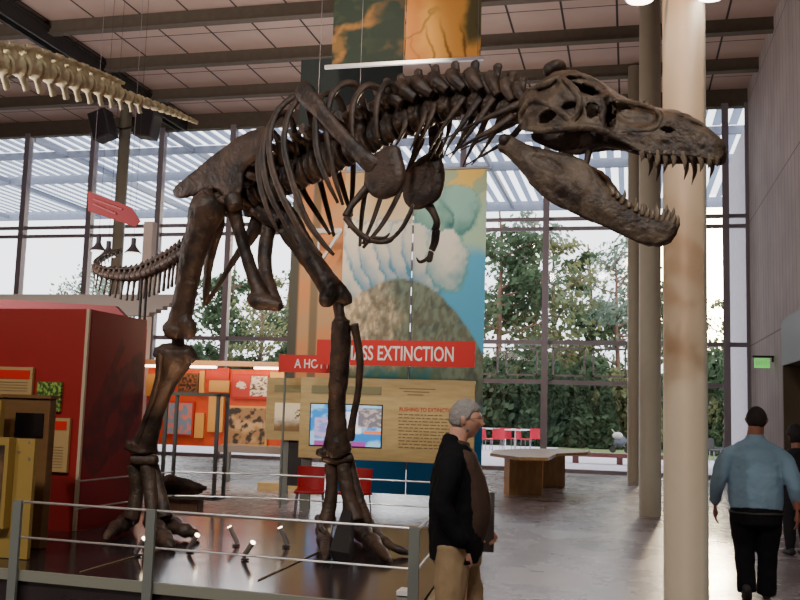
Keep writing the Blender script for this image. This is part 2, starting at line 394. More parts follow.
# ------------------------------------------------------------------ tyrannosaurus skeleton
m_bone = mat('brown fossil bone', srgb(84, 65, 51), .5, col2=srgb(36, 28, 24), nscale=5, bump=.5, bscale=28)
m_bone2 = mat('grey brown skull bone', srgb(112, 96, 78), .5, col2=srgb(56, 44, 36), nscale=7, bump=.7, bscale=30)
m_tooth = mat('tooth enamel', srgb(134, 118, 96), .4, noise_amt=.3, nscale=14)
Q0 = CD(245, 195, 9.0); Q1 = CD(620, 125, 7.0)
BD = Vector((Q1.x-Q0.x, Q1.y-Q0.y, 0)).normalized()
BN = Vector((BD.y, -BD.x, 0))
if BN.dot(E0-Q0) < 0: BN = -BN           # points to the near side
def B(px, py, s=0.0):
    v = ray(px, py); p = Q0+BN*s; t = (p-E0).dot(BN)/v.dot(BN); return E0+v*t
def mir(p): p = Vector(p); return p-BN*(2*(p-Q0).dot(BN))
def rw(p, r): return r*depth(p)/FPX
dino = empty('dinosaur_skeleton', (-3.4, 8.5, ZD), 'mounted brown skeleton of a large carnivorous dinosaur with gaping jaws, striding on the plinth', 'dinosaur skeleton')
def bone(name, rows, flat=1.0, seg=14, n=None, mirror=False, parent=None, m=None, remesh=0, disp=.0, dscale=.08, ext=None, label=None, fn=None):
    """rows: (px,py,s,rpx[,flat]) on the body planes"""
    fn = fn or B
    P = [fn(*r[:3]) for r in rows]; rad = [rw(p, r[3]) for p, r in zip(P, rows)]; fl = [r[4] if len(r) > 4 else flat for r in rows]
    mb = MB().tube(P, rad, seg, n=n or 4*len(rows), ref=BN, flats=fl)
    if ext: ext(mb)
    if mirror: mb.v = [tuple(mir(v)) for v in mb.v]
    o = mb.build(name, m or m_bone, parent or dino, smooth=True, remesh=remesh, disp=disp, dscale=dscale)
    if label: o['label'] = label
    return o
# --- spine
def vertebra(c, t, up, r, ln, spine, tp=1.6, neck=False, name='vertebra', parent=None, tilt=-.3, m=None, chev=0, arch=True):
    c = Vector(c); t = Vector(t).normalized(); up = (Vector(up)-t*Vector(up).dot(t)).normalized(); nn = t.cross(up)
    mb = MB(); h = ln/2
    mb.tube([c-t*h, c-t*h*.8, c-t*h*.3, c+t*h*.3, c+t*h*.8, c+t*h], [r*.85, r*1.05, r*.78, r*.78, r*1.05, r*.85], 14)
    if arch:
        mb.tube([c+up*r*.5, c+up*r*1.3, c+up*r*1.7], [r*.75, r*.6, r*.45], 8, ref=nn)
        if spine:
            k = up+t*tilt
            mb.tube([c+k*r*1.4, c+k*r*(1.4+spine*.5), c+k*r*(1.4+spine*.9), c+k*r*(1.4+spine)], [h*.75, h*.6, h*.8, h*.45], 10, ref=nn, flat=.3 if not neck else .55)
        for sg in (-1, 1):
            if tp:
                mb.tube([c+up*r*1.3+nn*sg*r*.3, c+up*r*1.6+nn*sg*r*tp*.6, c+up*r*1.75+nn*sg*r*tp], [r*.38, r*.3, r*.34], 8, ref=up, flat=.6)
            if neck:
                mb.tube([c+t*h*1.3+up*r*1.0+nn*sg*r*1.0, c+up*r*1.9+nn*sg*r*1.1-t*h*.3, c-t*h*1.3+up*r*2.7+nn*sg*r*.8], [r*.4, r*.62, r*.66], 8)
                mb.tube([c+nn*sg*r*.7, c+nn*sg*r*1.2-up*r*.5], [r*.4, r*.3], 8)
            else:
                mb.tube([c-t*h*1.4+up*r*1.6+nn*sg*r*.4, c+t*h*1.4+up*r*1.5+nn*sg*r*.45], [r*.28, r*.28], 6)
    if chev: mb.tube([c-t*h-up*r*.8, c-t*h*1.2-up*r*(.8+chev*.5), c-t*h*1.5-up*r*(.8+chev)], [r*.42, r*.34, r*.42], 8, ref=nn, flat=.7)
    return mb.build(name, m or m_bone, parent or dino, smooth=True, remesh=max(.008, r*.11), disp=r*.12, dscale=.06)
spx = [(528, 116, 9), (508, 112, 10), (485, 105, 11), (458, 106, 12), (430, 114, 13), (405, 124, 14), (382, 134, 15), (355, 148, 16), (325, 163, 17), (298, 175, 17), (272, 187, 17), (246, 196, 15), (222, 206, 13), (200, 215, 12)]
SP = [np.array((*B(x, y, 0), rw(B(x, y, 0), r))) for x, y, r in spx]
S = catmull(SP, 400)
L = [0]
for i in range(400): L.append(L[-1]+float(np.linalg.norm(S[i+1][:3]-S[i][:3])))
NV = 26; 
for k in range(NV):
    l = L[-1]*(k+.5)/NV; i = min(range(401), key=lambda j: abs(L[j]-l)); p = S[i]; t = Vector(S[max(i-3, 0)][:3]-S[min(i+3, 400)][:3])
    nk = k < 9
    vertebra(p[:3], t, Z, p[3]*(1.0 if nk else .92), L[-1]/NV*.82, 2.6 if k < 10 else (1.9 if k < 20 else 1.2), 1.3 if nk else 1.9, nk, tilt=-.25 if nk else -.2,
             name='neck_vertebra' if nk else 'back_vertebra')
# neck ribs (thin, slanting back)
nr = [((523, 102), (500, 112), (470, 126), (440, 141)), ((513, 115), (495, 128), (470, 142), (446, 156)), ((493, 98), (480, 118), (466, 138), (452, 156)), ((480, 98), (465, 120), (450, 142), (443, 158)),
      ((464, 97), (455, 110), (440, 132), (430, 150)), ((434, 103), (432, 114), (426, 130), (418, 148)), ((424, 107), (424, 118), (418, 134), (410, 150)), ((404, 112), (405, 125), (400, 138), (393, 150))]
for a, b, c, d in nr:
    for mi in (False, True):
        bone('neck_rib', [(*a, .10, 4.2, .5), (*b, .14, 3.6, .5), (*c, .16, 1.6), (*d, .16, .7)], mirror=mi, seg=8)
# ribs: (px,py,s)
ribs = [
 [(388, 108, .1), (380, 90, .22), (366, 86, .32), (354, 102, .4), (352, 130, .42), (356, 150, .40)],
 [(366, 118, .1), (358, 88, .24), (343, 84, .36), (330, 100, .44), (327, 135, .48), (333, 172, .45), (343, 205, .38)],
 [(350, 128, .1), (338, 98, .26), (322, 96, .4), (316, 118, .48), (317, 150, .52), (326, 178, .5), (338, 203, .42)],
 [(332, 138, .1), (320, 104, .28), (303, 97, .42), (289, 114, .5), (284, 145, .55), (292, 180, .54), (305, 217, .48), (322, 242, .4), (334, 255, .34)],
 [(316, 146, .1), (307, 105, .28), (294, 97, .42), (276, 114, .5), (269, 142, .55), (274, 175, .55), (289, 210, .5), (306, 238, .42), (322, 256, .36)],
 [(298, 155, .1), (292, 122, .26), (280, 114, .4), (267, 132, .48), (263, 158, .52), (268, 188, .52), (282, 218, .46), (298, 244, .38)],
 [(282, 165, .1), (277, 138, .26), (268, 132, .38), (260, 150, .45), (259, 175, .48), (266, 205, .46), (278, 232, .4)],
 [(396, 104, .1), (394, 88, .2), (386, 84, .27), (378, 98, .34), (376, 122, .36), (378, 140, .34)],
]
for rr in ribs:
    n = len(rr)
    rows = [(x, y, s, (3.6 if i == 0 else 3.9 if i < n-2 else 3.0 if i < n-1 else 1.8), .6) for i, (x, y, s) in enumerate(rr)]
    bone('rib', rows, seg=10, n=26)
far = [
 [(384, 112, -.1), (398, 96, -.3), (410, 112, -.42), (417, 140, -.44), (405, 180, -.4), (385, 220, -.3), (363, 248, -.2)],
 [(398, 108, -.1), (415, 100, -.25), (424, 120, -.38), (420, 145, -.4), (404, 180, -.36)],
 [(362, 120, -.1), (372, 104, -.3), (388, 130, -.46), (388, 170, -.46), (376, 212, -.36), (363, 244, -.26)],
 [(346, 128, -.1), (352, 108, -.3), (366, 130, -.46), (368, 170, -.48), (362, 215, -.4), (360, 246, -.3)],
 [(330, 136, -.1), (334, 112, -.3), (348, 130, -.48), (353, 160, -.5), (352, 200, -.46), (349, 228, -.4)],
 [(314, 146, -.1), (316, 118, -.3), (330, 130, -.48), (338, 170, -.5), (345, 195, -.48), (352, 216, -.42)],
 [(298, 156, -.1), (300, 130, -.3), (313, 145, -.48), (320, 180, -.5), (328, 212, -.45), (334, 236, -.4)],
 [(282, 166, -.1), (283, 142, -.3), (295, 160, -.46), (303, 190, -.46), (318, 215, -.42), (330, 234, -.36)],
]
for rr in far:
    n = len(rr); bone('rib', [(x, y, s, (3.4 if i < n-2 else 2.9 if i < n-1 else 1.8), .6) for i, (x, y, s) in enumerate(rr)], seg=10, n=26)
# plates: px outline inflated about a side offset
def plate(name, outline, s, th, mirror=False, bulge=None, remesh=.014, disp=.015, extra=None, parent=None, m=None, dscale=.1):
    P = [B(x, y, s) for x, y in outline]; mb = MB(); c = sum(P, Vector())/len(P); k = len(P); mb.v = []
    rings = [(0.0, 1.0, 0), (1.0, .72, 0), (1.15, .35, 0)]
    idx = {}
    def ring(q, off): 
        n = len(mb.v); mb.v += [tuple(p+(c-p)*(1-q)+BN*off) for p in P]; return n
    a = [ring(.35, -th*.55), ring(.75, -th*.5), ring(.97, -th*.3), ring(1.0, 0), ring(.97, th*.3), ring(.75, th*.5), ring(.35, th*.55)]
    for x, y in zip(a, a[1:]):
        for i in range(k): j = (i+1) % k; mb.f.append((x+i, x+j, y+j, y+i))
    for q in (a[0], a[-1]):
        n = len(mb.v); mb.v.append(tuple(sum((Vector(mb.v[q+i]) for i in range(k)), Vector())/k))
        for i in range(k): mb.f.append((q+i, q+(i+1) % k, n))
    if extra: extra(mb)
    if mirror: mb.v = [tuple(mir(v)) for v in mb.v]
    return mb.build(name, m or m_bone, parent or dino, smooth=True, remesh=remesh, disp=disp, dscale=dscale)
def smooth_outline(pts, n=60):
    r = catmull(pts+[pts[0]], n); return [tuple(p) for p in r[:-1]]
il = [(172, 192), (178, 184), (190, 175), (205, 162), (222, 149), (236, 138), (250, 131), (266, 127), (275, 130), (272, 142), (264, 154), (252, 163), (244, 173), (243, 186), (238, 198), (228, 200), (221, 193), (212, 189), (200, 194), (186, 198), (176, 198)]
def ilx(mb):
    for x0, y0, x1, y1, r0_, r1_ in ((232, 196, 236, 208, 9, 8), (205, 192, 208, 202, 8, 9)):
        a, b = B(x0, y0, .3), B(x1, y1, .3); mb.tube([a, b], [rw(a, r0_), rw(b, r1_)], 10)
for mi in (False, True):
    plate('ilium', smooth_outline(il), .26, .07, mi, extra=ilx)
for k in range(5):     # sacral struts joining the two ilia
    x, y = 215+k*11, 196-k*7; a = B(x, y, .26)
    MB().tube([a, mir(a)], .035, 8).build('sacral_strut', m_bone, dino, smooth=True)
# pubes and ischia
def rows_ext(pts, r):
    def f(mb):
        P = [B(*q) for q in pts]; mb.tube(P, [rw(p, k) for p, k in zip(P, r)], 12, n=3*len(P), ref=BN)
    return f
boot = rows_ext([(250, 297, .1), (258, 301, .1), (270, 303, .06), (281, 307, .04)], [5, 9, 8, 5])
bone('pubis', [(232, 200, .24, 9), (237, 222, .2, 7), (244, 248, .15, 6.5), (253, 275, .1, 7), (262, 298, .06, 9)], ext=boot, remesh=.012, disp=.012)
bone('pubis', [(270, 196, -.2, 9), (270, 222, -.18, 7.5), (265, 250, -.14, 7.5), (266, 275, -.1, 7), (272, 293, -.06, 7), (278, 306, -.03, 6)], remesh=.012, disp=.012)
bone('ischium', [(214, 200, .22, 9), (217, 222, .18, 10), (212, 245, .14, 8), (208, 270, .1, 5.5), (206, 292, .06, 5), (204, 307, .02, 2)], flat=.6, remesh=.012, disp=.012)
bone('ischium', [(262, 210, -.2, 10), (252, 234, -.16, 8), (238, 254, -.12, 4.5), (224, 276, -.06, 3.2), (210, 298, -.02, 3), (205, 306, 0, 2)], flat=.7, remesh=.011, disp=.01)
bone('pelvic_strut', [(258, 205, -.1, 12), (268, 214, -.12, 11), (282, 222, -.15, 9)], remesh=.012, disp=.015)
# --- hind legs ; depth given explicitly
def Lg(px, py, d): return CD(px, py, d)
def fx(pts, r, flat=1):
    def f(mb):
        P = [CD(*q) for q in pts]; mb.tube(P, [rw(p, k) for p, k in zip(P, r)], 12, n=4*len(P))
    return f
def multi(*fs):
    def f(mb):
        for g in fs: g(mb)
    return f
bone('femur', [(214, 198, 8.66, 14), (208, 208, 8.66, 18.5), (201, 228, 8.68, 15), (193, 255, 8.72, 13), (187, 285, 8.8, 11.5), (182, 310, 8.85, 11.5), (178, 326, 8.9, 12)], fn=Lg, remesh=.016, disp=.02,
     ext=multi(fx([(165, 326, 8.9), (172, 330, 8.86), (181, 333, 8.84)], [5, 9, 8]), fx([(184, 318, 8.8), (189, 328, 8.8), (190, 338, 8.8)], [7, 8, 5]), fx([(178, 328, 8.95), (178, 348, 8.95)], [6, 7]), fx([(222, 204, 8.75), (236, 205, 8.95)], [9, 8])))
bone('tibia', [(176, 346, 8.9, 17), (175, 358, 8.92, 18), (169, 374, 8.96, 13), (162, 392, 9.0, 10.5), (155, 412, 9.05, 9.5), (149, 432, 9.1, 11), (144, 446, 9.15, 14), (143, 453, 9.15, 15)], fn=Lg, remesh=.016, disp=.02,
     ext=multi(fx([(186, 350, 8.85), (195, 361, 8.85)], [8, 5]), fx([(160, 348, 8.85), (157, 358, 8.85)], [6, 5]), fx([(131, 441, 9.05), (128, 450, 9.05)], [5, 5])))
bone('fibula', [(160, 352, 8.78, 5), (158, 380, 8.86, 3.6), (147, 415, 8.98, 3), (138, 443, 9.05, 4)], fn=Lg, remesh=.01, disp=.01)
def metas(cx, top, bot, ds, tag_=0): pass
def toe(name, pts, r):
    """pts (px,py) on the deck plane height h -> (px,py,h)"""
    P = [GZ(x, y, ZD+h) for x, y, h in pts]
    nn_ = 16; rr = [rw(p, k) for p, k in zip(P, r)]
    rows = catmull([(*p, q) for p, q in zip(P, rr)], nn_)
    rad = [q[3]*(1+.16*math.cos(i/nn_*2*math.pi*3.5)) for i, q in enumerate(rows)]
    t = MB().tube([q[:3] for q in rows], rad, 12); return t.build(name, m_bone, dino, smooth=True, remesh=.011, disp=.012, dscale=.05)
bone('ankle_bone', [(130, 459, 9.1, 5), (143, 460, 9.1, 7), (157, 460, 9.05, 5)], fn=Lg, remesh=.013, disp=.015)
bone('metatarsal', [(134, 464, 9.18, 8), (137, 485, 9.16, 7), (135, 505, 9.12, 7.5), (131, 519, 9.1, 8.5)], fn=Lg, remesh=.012, disp=.015)
bone('metatarsal', [(147, 464, 9.12, 8), (150, 485, 9.06, 7), (152, 505, 9.0, 7.5), (153, 521, 8.95, 9)], fn=Lg, remesh=.012, disp=.015)
bone('metatarsal', [(153, 465, 9.16, 6), (159, 488, 9.1, 6), (163, 505, 9.02, 6.5), (165, 518, 8.98, 8)], fn=Lg, remesh=.012, disp=.015)
toe('toe', [(131, 517, .13), (123, 524, .1), (113, 530, .08), (105, 540, .02)], [8.5, 8, 6.5, 3])
toe('toe', [(153, 521, .13), (158, 531, .1), (166, 541, .06), (173, 548, .02)], [9, 8.5, 8, 4])
toe('toe', [(164, 517, .13), (176, 527, .1), (190, 532, .07), (199, 537, .02)], [8, 7.5, 6, 3])
# far leg
bone('femur', [(277, 206, 9.05, 13), (288, 224, 9.0, 14), (302, 246, 8.9, 12), (317, 268, 8.8, 11), (328, 284, 8.75, 12), (334, 292, 8.7, 13)], fn=Lg, remesh=.016, disp=.02,
     ext=multi(fx([(330, 290, 8.7), (327, 301, 8.66), (328, 307, 8.66)], [9, 8.5, 5]), fx([(338, 290, 8.74), (345, 299, 8.74), (348, 305, 8.74)], [9, 8.5, 5])))
bone('tibia', [(341, 320, 8.7, 9.5), (341, 340, 8.72, 10.5), (339, 375, 8.76, 10), (337, 405, 8.8, 9), (337, 428, 8.84, 10.5), (337, 444, 8.86, 14), (338, 452, 8.88, 15)], fn=Lg, remesh=.014, disp=.02,
     ext=multi(fx([(340, 308, 8.7), (341, 322, 8.7)], [3, 4]), fx([(322, 449, 8.82), (320, 456, 8.82)], [6, 5]), fx([(338, 300, 8.75), (341, 322, 8.72)], [6, 6])))
bone('fibula', [(354, 324, 8.68, 5), (357, 338, 8.7, 4.2), (360, 362, 8.72, 4), (358, 392, 8.76, 3.6), (353, 418, 8.8, 3.8), (350, 440, 8.84, 5)], fn=Lg, remesh=.01, disp=.01)
bone('ankle_bone', [(322, 458, 8.85, 4), (338, 459, 8.84, 6.5), (353, 457, 8.86, 5)], fn=Lg, remesh=.012, disp=.015)
bone('metatarsal', [(331, 463, 8.9, 7), (332, 485, 8.9, 6.5), (330, 505, 8.88, 7), (326, 522, 8.86, 8.5)], fn=Lg, remesh=.011, disp=.015)
bone('metatarsal', [(343, 463, 8.86, 7), (346, 485, 8.82, 7), (351, 505, 8.78, 7.5), (356, 522, 8.72, 8.5)], fn=Lg, remesh=.011, disp=.015)
bone('metatarsal', [(350, 462, 8.95, 5), (355, 485, 8.9, 5.5), (361, 505, 8.86, 6), (367, 524, 8.84, 7)], fn=Lg, remesh=.011, disp=.015)
toe('toe', [(327, 520, .15), (324, 532, .13), (325, 545, .1), (324, 561, .02)], [8.5, 8, 7, 2.5])
toe('toe', [(355, 520, .15), (364, 534, .12), (376, 546, .08), (391, 562, .02)], [8.5, 9, 7.5, 2.5])
toe('toe', [(366, 521, .15), (377, 535, .11), (391, 546, .07), (411, 554, .02)], [7, 5.5, 5, 2.5])
toe('toe', [(318, 518, .2), (321, 528, .2), (325, 534, .18)], [3.5, 3, 1.5])
a = GZ(342, 560, ZD); b = CD(350, 500, 8.95)
mb = MB().tube([a, a+(b-a)*.95], [.14, .05], 4, flat=.6); sp = mb.build('support_post', m_dark, dino); sp['label'] = 'dark steel support wedge behind the foot'
# --- shoulder and arms
def cor(s, pts):
    return plate('coracoid', smooth_outline(pts, 40), s, .1, remesh=.012, disp=.012)
bone('scapula', [(300, 86, .5, 8), (306, 94, .51, 11.5), (318, 108, .52, 9), (334, 127, .5, 8), (350, 144, .48, 8), (364, 158, .46, 9), (376, 168, .42, 11)], flat=.5, remesh=.012, disp=.012)
cor(.4, [(368, 160), (378, 152), (390, 146), (398, 146), (402, 158), (405, 175), (402, 188), (394, 196), (382, 200), (371, 195), (366, 184), (366, 172)])
bone('scapula', [(424, 96, -.42, 7), (430, 112, -.44, 6), (434, 130, -.44, 7), (436, 150, -.42, 9), (432, 166, -.4, 11)], flat=.5, remesh=.012, disp=.012)
cor(-.36, [(418, 160), (432, 152), (442, 160), (444, 178), (440, 196), (428, 206), (414, 210), (405, 202), (404, 186), (408, 172)])
arm1 = [('humerus', [(367, 188, .4, 5), (358, 198, .45, 3.8), (350, 208, .5, 3.5), (346, 217, .52, 4.8)]),
        ('radius', [(346, 218, .52, 4), (354, 228, .54, 2.6), (364, 236, .52, 2.8), (370, 240, .5, 3.4)]),
        ('ulna', [(348, 222, .49, 3), (358, 234, .5, 2), (371, 242, .48, 2.6)]),
        ('finger', [(370, 240, .5, 3.2), (380, 242, .46, 2.8), (390, 240, .42, 3), (396, 234, .4, 1)]), ('finger', [(372, 238, .5, 2.6), (384, 238, .44, 2), (390, 233, .42, 1)]),
        ('gastralium', [(392, 239, .3, 2), (402, 228, .28, 2.4), (410, 213, .26, 2.6), (413, 204, .22, 1.5)])]
arm2 = [('humerus', [(428, 204, -.4, 5), (433, 212, -.42, 4), (437, 222, -.43, 3.8), (435, 231, -.44, 4.4)]),
        ('radius', [(435, 231, -.44, 3.4), (433, 242, -.45, 2.4), (431, 250, -.45, 2.8)]), ('ulna', [(438, 230, -.42, 2.8), (437, 242, -.43, 2), (433, 251, -.44, 2.4)]),
        ('finger', [(431, 251, -.45, 2.6), (428, 258, -.44, 2.2), (420, 262, -.42, 1.8), (416, 257, -.4, .7)]), ('finger', [(432, 252, -.44, 2.4), (430, 261, -.43, 2), (425, 259, -.42, .8)])]
for nm, rows in arm1+arm2: bone(nm, rows, seg=10, remesh=.007, disp=.005, dscale=.04)
# --- tail
tl = [(206, 222, 9.15, 9), (196, 244, 9.7, 8.5), (178, 257, 10.4, 8), (158, 268, 11.1, 7.5), (136, 276, 11.7, 7), (116, 276, 12.2, 6), (101, 273, 12.6, 5), (95, 267, 13.0, 4), (101, 260, 13.5, 3.4), (111, 255, 14.0, 2.8), (122, 251, 14.4, 2)]
TS = [np.array((*CD(x, y, d), rw(CD(x, y, d), r))) for x, y, d, r in tl]; S = catmull(TS, 400); L = [0]
for i in range(400): L.append(L[-1]+float(np.linalg.norm(S[i+1][:3]-S[i][:3])))
NT = 34
for k in range(NT):
    l = L[-1]*(k+.5)/NT; i = min(range(401), key=lambda j: abs(L[j]-l)); p = S[i]; t = Vector(S[max(i-3, 0)][:3]-S[min(i+3, 400)][:3])
    vertebra(p[:3], t, Z, p[3]*.8, L[-1]/NT*.85, max(0, 1.5-k*.05), max(0, 1.2-k*.04), name='tail_vertebra', chev=(3.6 if k < 24 else 1.8) if k > 1 else 0, tilt=-.5)
for x, d in ((142, 11.55), (147, 11.45)):
    a = CD(x, 276, d); MB().cyl((a.x, a.y, .02), a, .018, 8).build('support_rod', m_dark, dino)
a = CD(205, 215, 9.1)
# --- skull
def interp(x, tab):
    if x <= tab[0][0]: return tab[0][1]
    for (x0, y0), (x1, y1) in zip(tab, tab[1:]):
        if x <= x1: return y0+(y1-y0)*(x-x0)/(x1-x0)
    return tab[-1][1]
top = [(519, 98), (523, 92), (528, 89), (534, 86), (545, 78), (553, 72), (562, 69.5), (575, 70), (586, 74), (597, 79), (608, 86), (620, 94), (636, 102), (650, 106.5), (662, 108), (674, 109), (690, 115), (705, 125), (716, 133), (722, 140), (725, 146)]
bot = [(519, 128), (522, 130), (535, 131.5), (545, 133), (560, 132), (570, 130), (590, 129), (600, 132), (612, 137), (628, 144), (636, 149), (650, 154), (665, 155), (680, 155), (700, 157), (712, 160), (720, 160), (725, 152)]
wid = [(519, .16), (530, .27), (545, .31), (590, .30), (620, .22), (660, .145), (700, .11), (715, .085), (722, .05), (725, .02)]
def dep(x, y):
    d = 0
    def g(cx, cy, rx, ry, a, ang=0):
        c, s = math.cos(ang), math.sin(ang); u = ((x-cx)*c+(y-cy)*s)/rx; v = (-(x-cx)*s+(y-cy)*c)/ry
        q = u*u+v*v; return a*(1-sm(.55, 1.15, q))
    d += g(637, 114, 25, 12, .085, .12); d += g(585, 86, 24, 9, .09, .25); d += g(548, 88, 13, 9, .07, -.5)
    d += g(697, 121, 9, 4.5, .03, .5); d += g(572, 112, 11, 10, .05); d += g(610, 112, 7, 18, .05); d += g(534, 108, 6, 9, .03)
    return d
holes = [(584, 88, 17, 5.5, .28), (547, 116, 11, 6, -.5), (592, 110, 7, 8, 0), (611, 114, 5.5, 13, .1), (667, 129.5, 7, 3.2, .1)]
def hole(x, y):
    for cx, cy, rx, ry, ang in holes:
        c, s = math.cos(ang), math.sin(ang); u = ((x-cx)*c+(y-cy)*s)/rx; v = (-(x-cx)*s+(y-cy)*c)/ry
        if u*u+v*v < 1: return True
    return False
def shell(x0, x1, topf, botf, widf, depf, holef, nx, ny, closed=True, rnd=.3):
    mb = MB(); idx = {}
    for side in (1, -1):
        for i in range(nx+1):
            x = x0+(x1-x0)*i/nx; yt, yb = interp(x, topf), interp(x, botf); w = interp(x, widf)
            for j in range(ny+1):
                t = j/ny; y = yt+(yb-yt)*t
                q = min(t/rnd, 1); s = w*math.sqrt(max(0, 1-(1-q)**2)) if closed else w*(1-.25*(2*t-1)**2)
                s = max(0, s-depf(x, y)) + (.006*fbm(x*.12, y*.12, side*3)); s = s if j or not closed else 0
                p = B(x, y, s); p = p if side > 0 else mir(p)
                idx[side, i, j] = len(mb.v); mb.v.append(tuple(p))
        for i in range(nx):
            for j in range(ny):
                x = x0+(x1-x0)*(i+.5)/nx; yt, yb = interp(x, topf), interp(x, botf); y = yt+(yb-yt)*(j+.5)/ny
                if holef(x, y): continue
                mb.f.append((idx[side, i, j], idx[side, i+1, j], idx[side, i+1, j+1], idx[side, i, j+1]))
    return mb
sk = shell(519, 725, top, bot, wid, dep, hole, 110, 34)
bm_w = .02
skull = sk.build('skull', m_bone2, dino, smooth=True, solid=.028, disp=.018, dscale=.06)
bmk = bmesh.new(); bmk.from_mesh(skull.data); bmesh.ops.remove_doubles(bmk, verts=bmk.verts, dist=.002)
bmesh.ops.recalc_face_normals(bmk, faces=bmk.faces); bmk.to_mesh(skull.data); bmk.free(); skull.modifiers['s'].offset = -1
# braincase, palate and ridge pieces
mb = MB()
c = B(560, 108, 0); mb.ell(c, .14); mb.ell(B(532, 108, 0), .13); mb.ell(B(600, 110, 0), (.09, .09, .13))
mb.tube([B(540, 118, 0), B(600, 122, 0), B(660, 134, 0)], [.10, .08, .06], 10, flat=1.0, ref=BN)
mb.build('braincase', m_bone, skull, smooth=True, remesh=.014, disp=.02)
MB().ell(B(556, 67, -.12), (.09, .06, .055)).ell(B(549, 70, -.1), (.05, .05, .06)).build('occipital_knob', m_bone, skull, smooth=True, remesh=.01, disp=.02)
for mi in (0, 1):
    mb = MB()
    for rw_, rr in ((((522, 104), (536, 100), (552, 106), (566, 116), (575, 126)), 4.0), (((560, 76), (575, 90), (580, 104), (574, 118), (568, 128)), 4), (((600, 96), (604, 108), (602, 120), (606, 132)), 3.4),
                    (((527, 128), (545, 130), (570, 128), (590, 127), (606, 132), (622, 140)), 4.5), (((612, 100), (630, 103), (648, 107), (660, 112)), 3), (((655, 110), (661, 118), (656, 128), (640, 131), (620, 132)), 3),
                    (((521, 126), (522, 114), (527, 104), (526, 94)), 4), (((530, 90), (546, 84), (560, 76)), 4), (((665, 112), (685, 117), (700, 124), (714, 134)), 3)):
        pts = []
        for x, y in rw_:
            s = interp(x, wid)
            yt, yb = interp(x, top), interp(x, bot); q = min((y-yt)/(yb-yt)/.3, 1); s *= math.sqrt(max(0, 1-(1-max(q, 0))**2)); pts.append(B(x, y, s-.01))
        mb.tube(pts, [rw(pts[0], rr*.7)]+[rw(p, rr) for p in pts[1:-1]]+[rw(pts[-1], rr*.5)], 8, n=16)
    if mi: mb.v = [tuple(mir(v)) for v in mb.v]
    mb.build('cheek_ridge', m_bone2, skull, smooth=True, remesh=.01, disp=.012, dscale=.05)
    o = plate('palate_bone', smooth_outline([(530, 133), (560, 130), (600, 130), (633, 147), (628, 151), (608, 147), (592, 150), (580, 155), (566, 154), (548, 148), (533, 141)], 40), .12 if not mi else -.12, .05, parent=skull, remesh=.011, disp=.01)
# teeth
def tooth(parent, base, tip, r, back, sg):
    b, t = Vector(base), Vector(tip); mid = (b+t)/2 + back*(t-b).length*.10
    mb = MB().tube([b-(t-b)*.25, b, mid, t], [r*.8, r, r*.78, r*.06], 8, n=9, ref=BN, flat=.7)
    return mb.build('tooth', m_tooth, parent, smooth=True)
up_near = [(642, 152, 641, 162), (649.5, 153, 649, 160), (657, 153.5, 656, 168), (665, 154, 664, 168), (673, 154, 673, 167), (683, 155, 684, 170), (691, 155, 691, 161), (700, 156, 700, 172), (708.5, 157, 708, 169), (716, 158, 716, 166)]
up_far = [(650, 156, 648.6, 176), (657, 156, 656, 182), (665, 156, 663, 174), (674, 157, 672, 168), (685, 158, 684, 180), (693, 158, 691.5, 185), (701, 158, 700, 172), (711, 158, 709, 180), (718, 158, 717, 167)]
for x, y, tx, ty in up_near:
    s = interp(x, wid)-.012; b = B(x, y, s); tooth(skull, b, B(tx, ty, s-.01), rw(b, 3.0), BD, 1)
for x, y, tx, ty in up_far:
    s = -interp(x, wid)+.02; b = B(x, y, s); tooth(skull, b, B(tx, ty, s), rw(b, 3.0), BD, 1)
# lower jaw
jt = [(498, 147), (502, 138), (508, 134), (514, 137), (520, 141), (531, 145), (550, 150), (572, 155), (585, 160), (595, 171), (604, 182), (614, 192), (630, 205), (645, 213), (655, 216), (664, 216), (672, 217), (678, 222)]
jb = [(498, 150), (503, 154), (510, 160), (520, 170), (530, 184), (540, 195), (555, 205), (572, 213), (590, 220), (610, 229), (625, 237), (640, 242.5), (655, 244), (668, 240), (674, 233), (678, 225)]
jw = [(498, .21), (530, .27), (590, .235), (625, .16), (650, .10), (665, .075), (673, .05), (678, .018)]
def jd(x, y):
    def g(cx, cy, rx, ry, a, ang): 
        c, s = math.cos(ang), math.sin(ang); u = ((x-cx)*c+(y-cy)*s)/rx; v = (-(x-cx)*s+(y-cy)*c)/ry; return a*(1-sm(.3, 1.1, u*u+v*v))
    return g(548, 164, 22, 7, .03, .35)+g(590, 190, 3, 14, .02, .3)+g(560, 196, 24, 2.5, .015, .5)
jm = shell(498, 678, jt, jb, jw, jd, lambda x, y: False, 80, 18, closed=False)
jaw = jm.build('lower_jaw', m_bone2, dino, smooth=True, solid=.05, disp=.02, dscale=.06)
jaw.modifiers['s'].offset = -1
MB().ell(B(505, 140, .2), (.05, .05, .05)).ell(mir(B(505, 140, .2)), .05).tube([B(503, 145, .2), mir(B(503, 145, .2))], .03, 8).build('jaw_joint', m_bone, jaw, smooth=True, remesh=.01, disp=.015)
bone('jaw_strut', [(590, 146, .1, 4), (588, 156, .12, 3.5), (586, 166, .14, 2.5)], remesh=.008)
lowt = [(613, 192, 609, 186), (618, 196, 616, 191), (622, 200, 625, 189), (629, 205, 627, 200), (636, 209, 637, 202), (642, 212, 641, 204), (647, 214, 648, 206), (652, 216, 652, 209), (657, 217, 658, 207), (662, 218, 663, 208), (667, 219, 669, 209), (672, 222, 675, 213), (676, 224, 678, 214)]
for x, y, tx, ty in lowt:
    s = interp(x, jw)-.015; b = B(x, y+1, s); tooth(jaw, b, B(tx, ty, s), rw(b, 2.6), BD, 1)
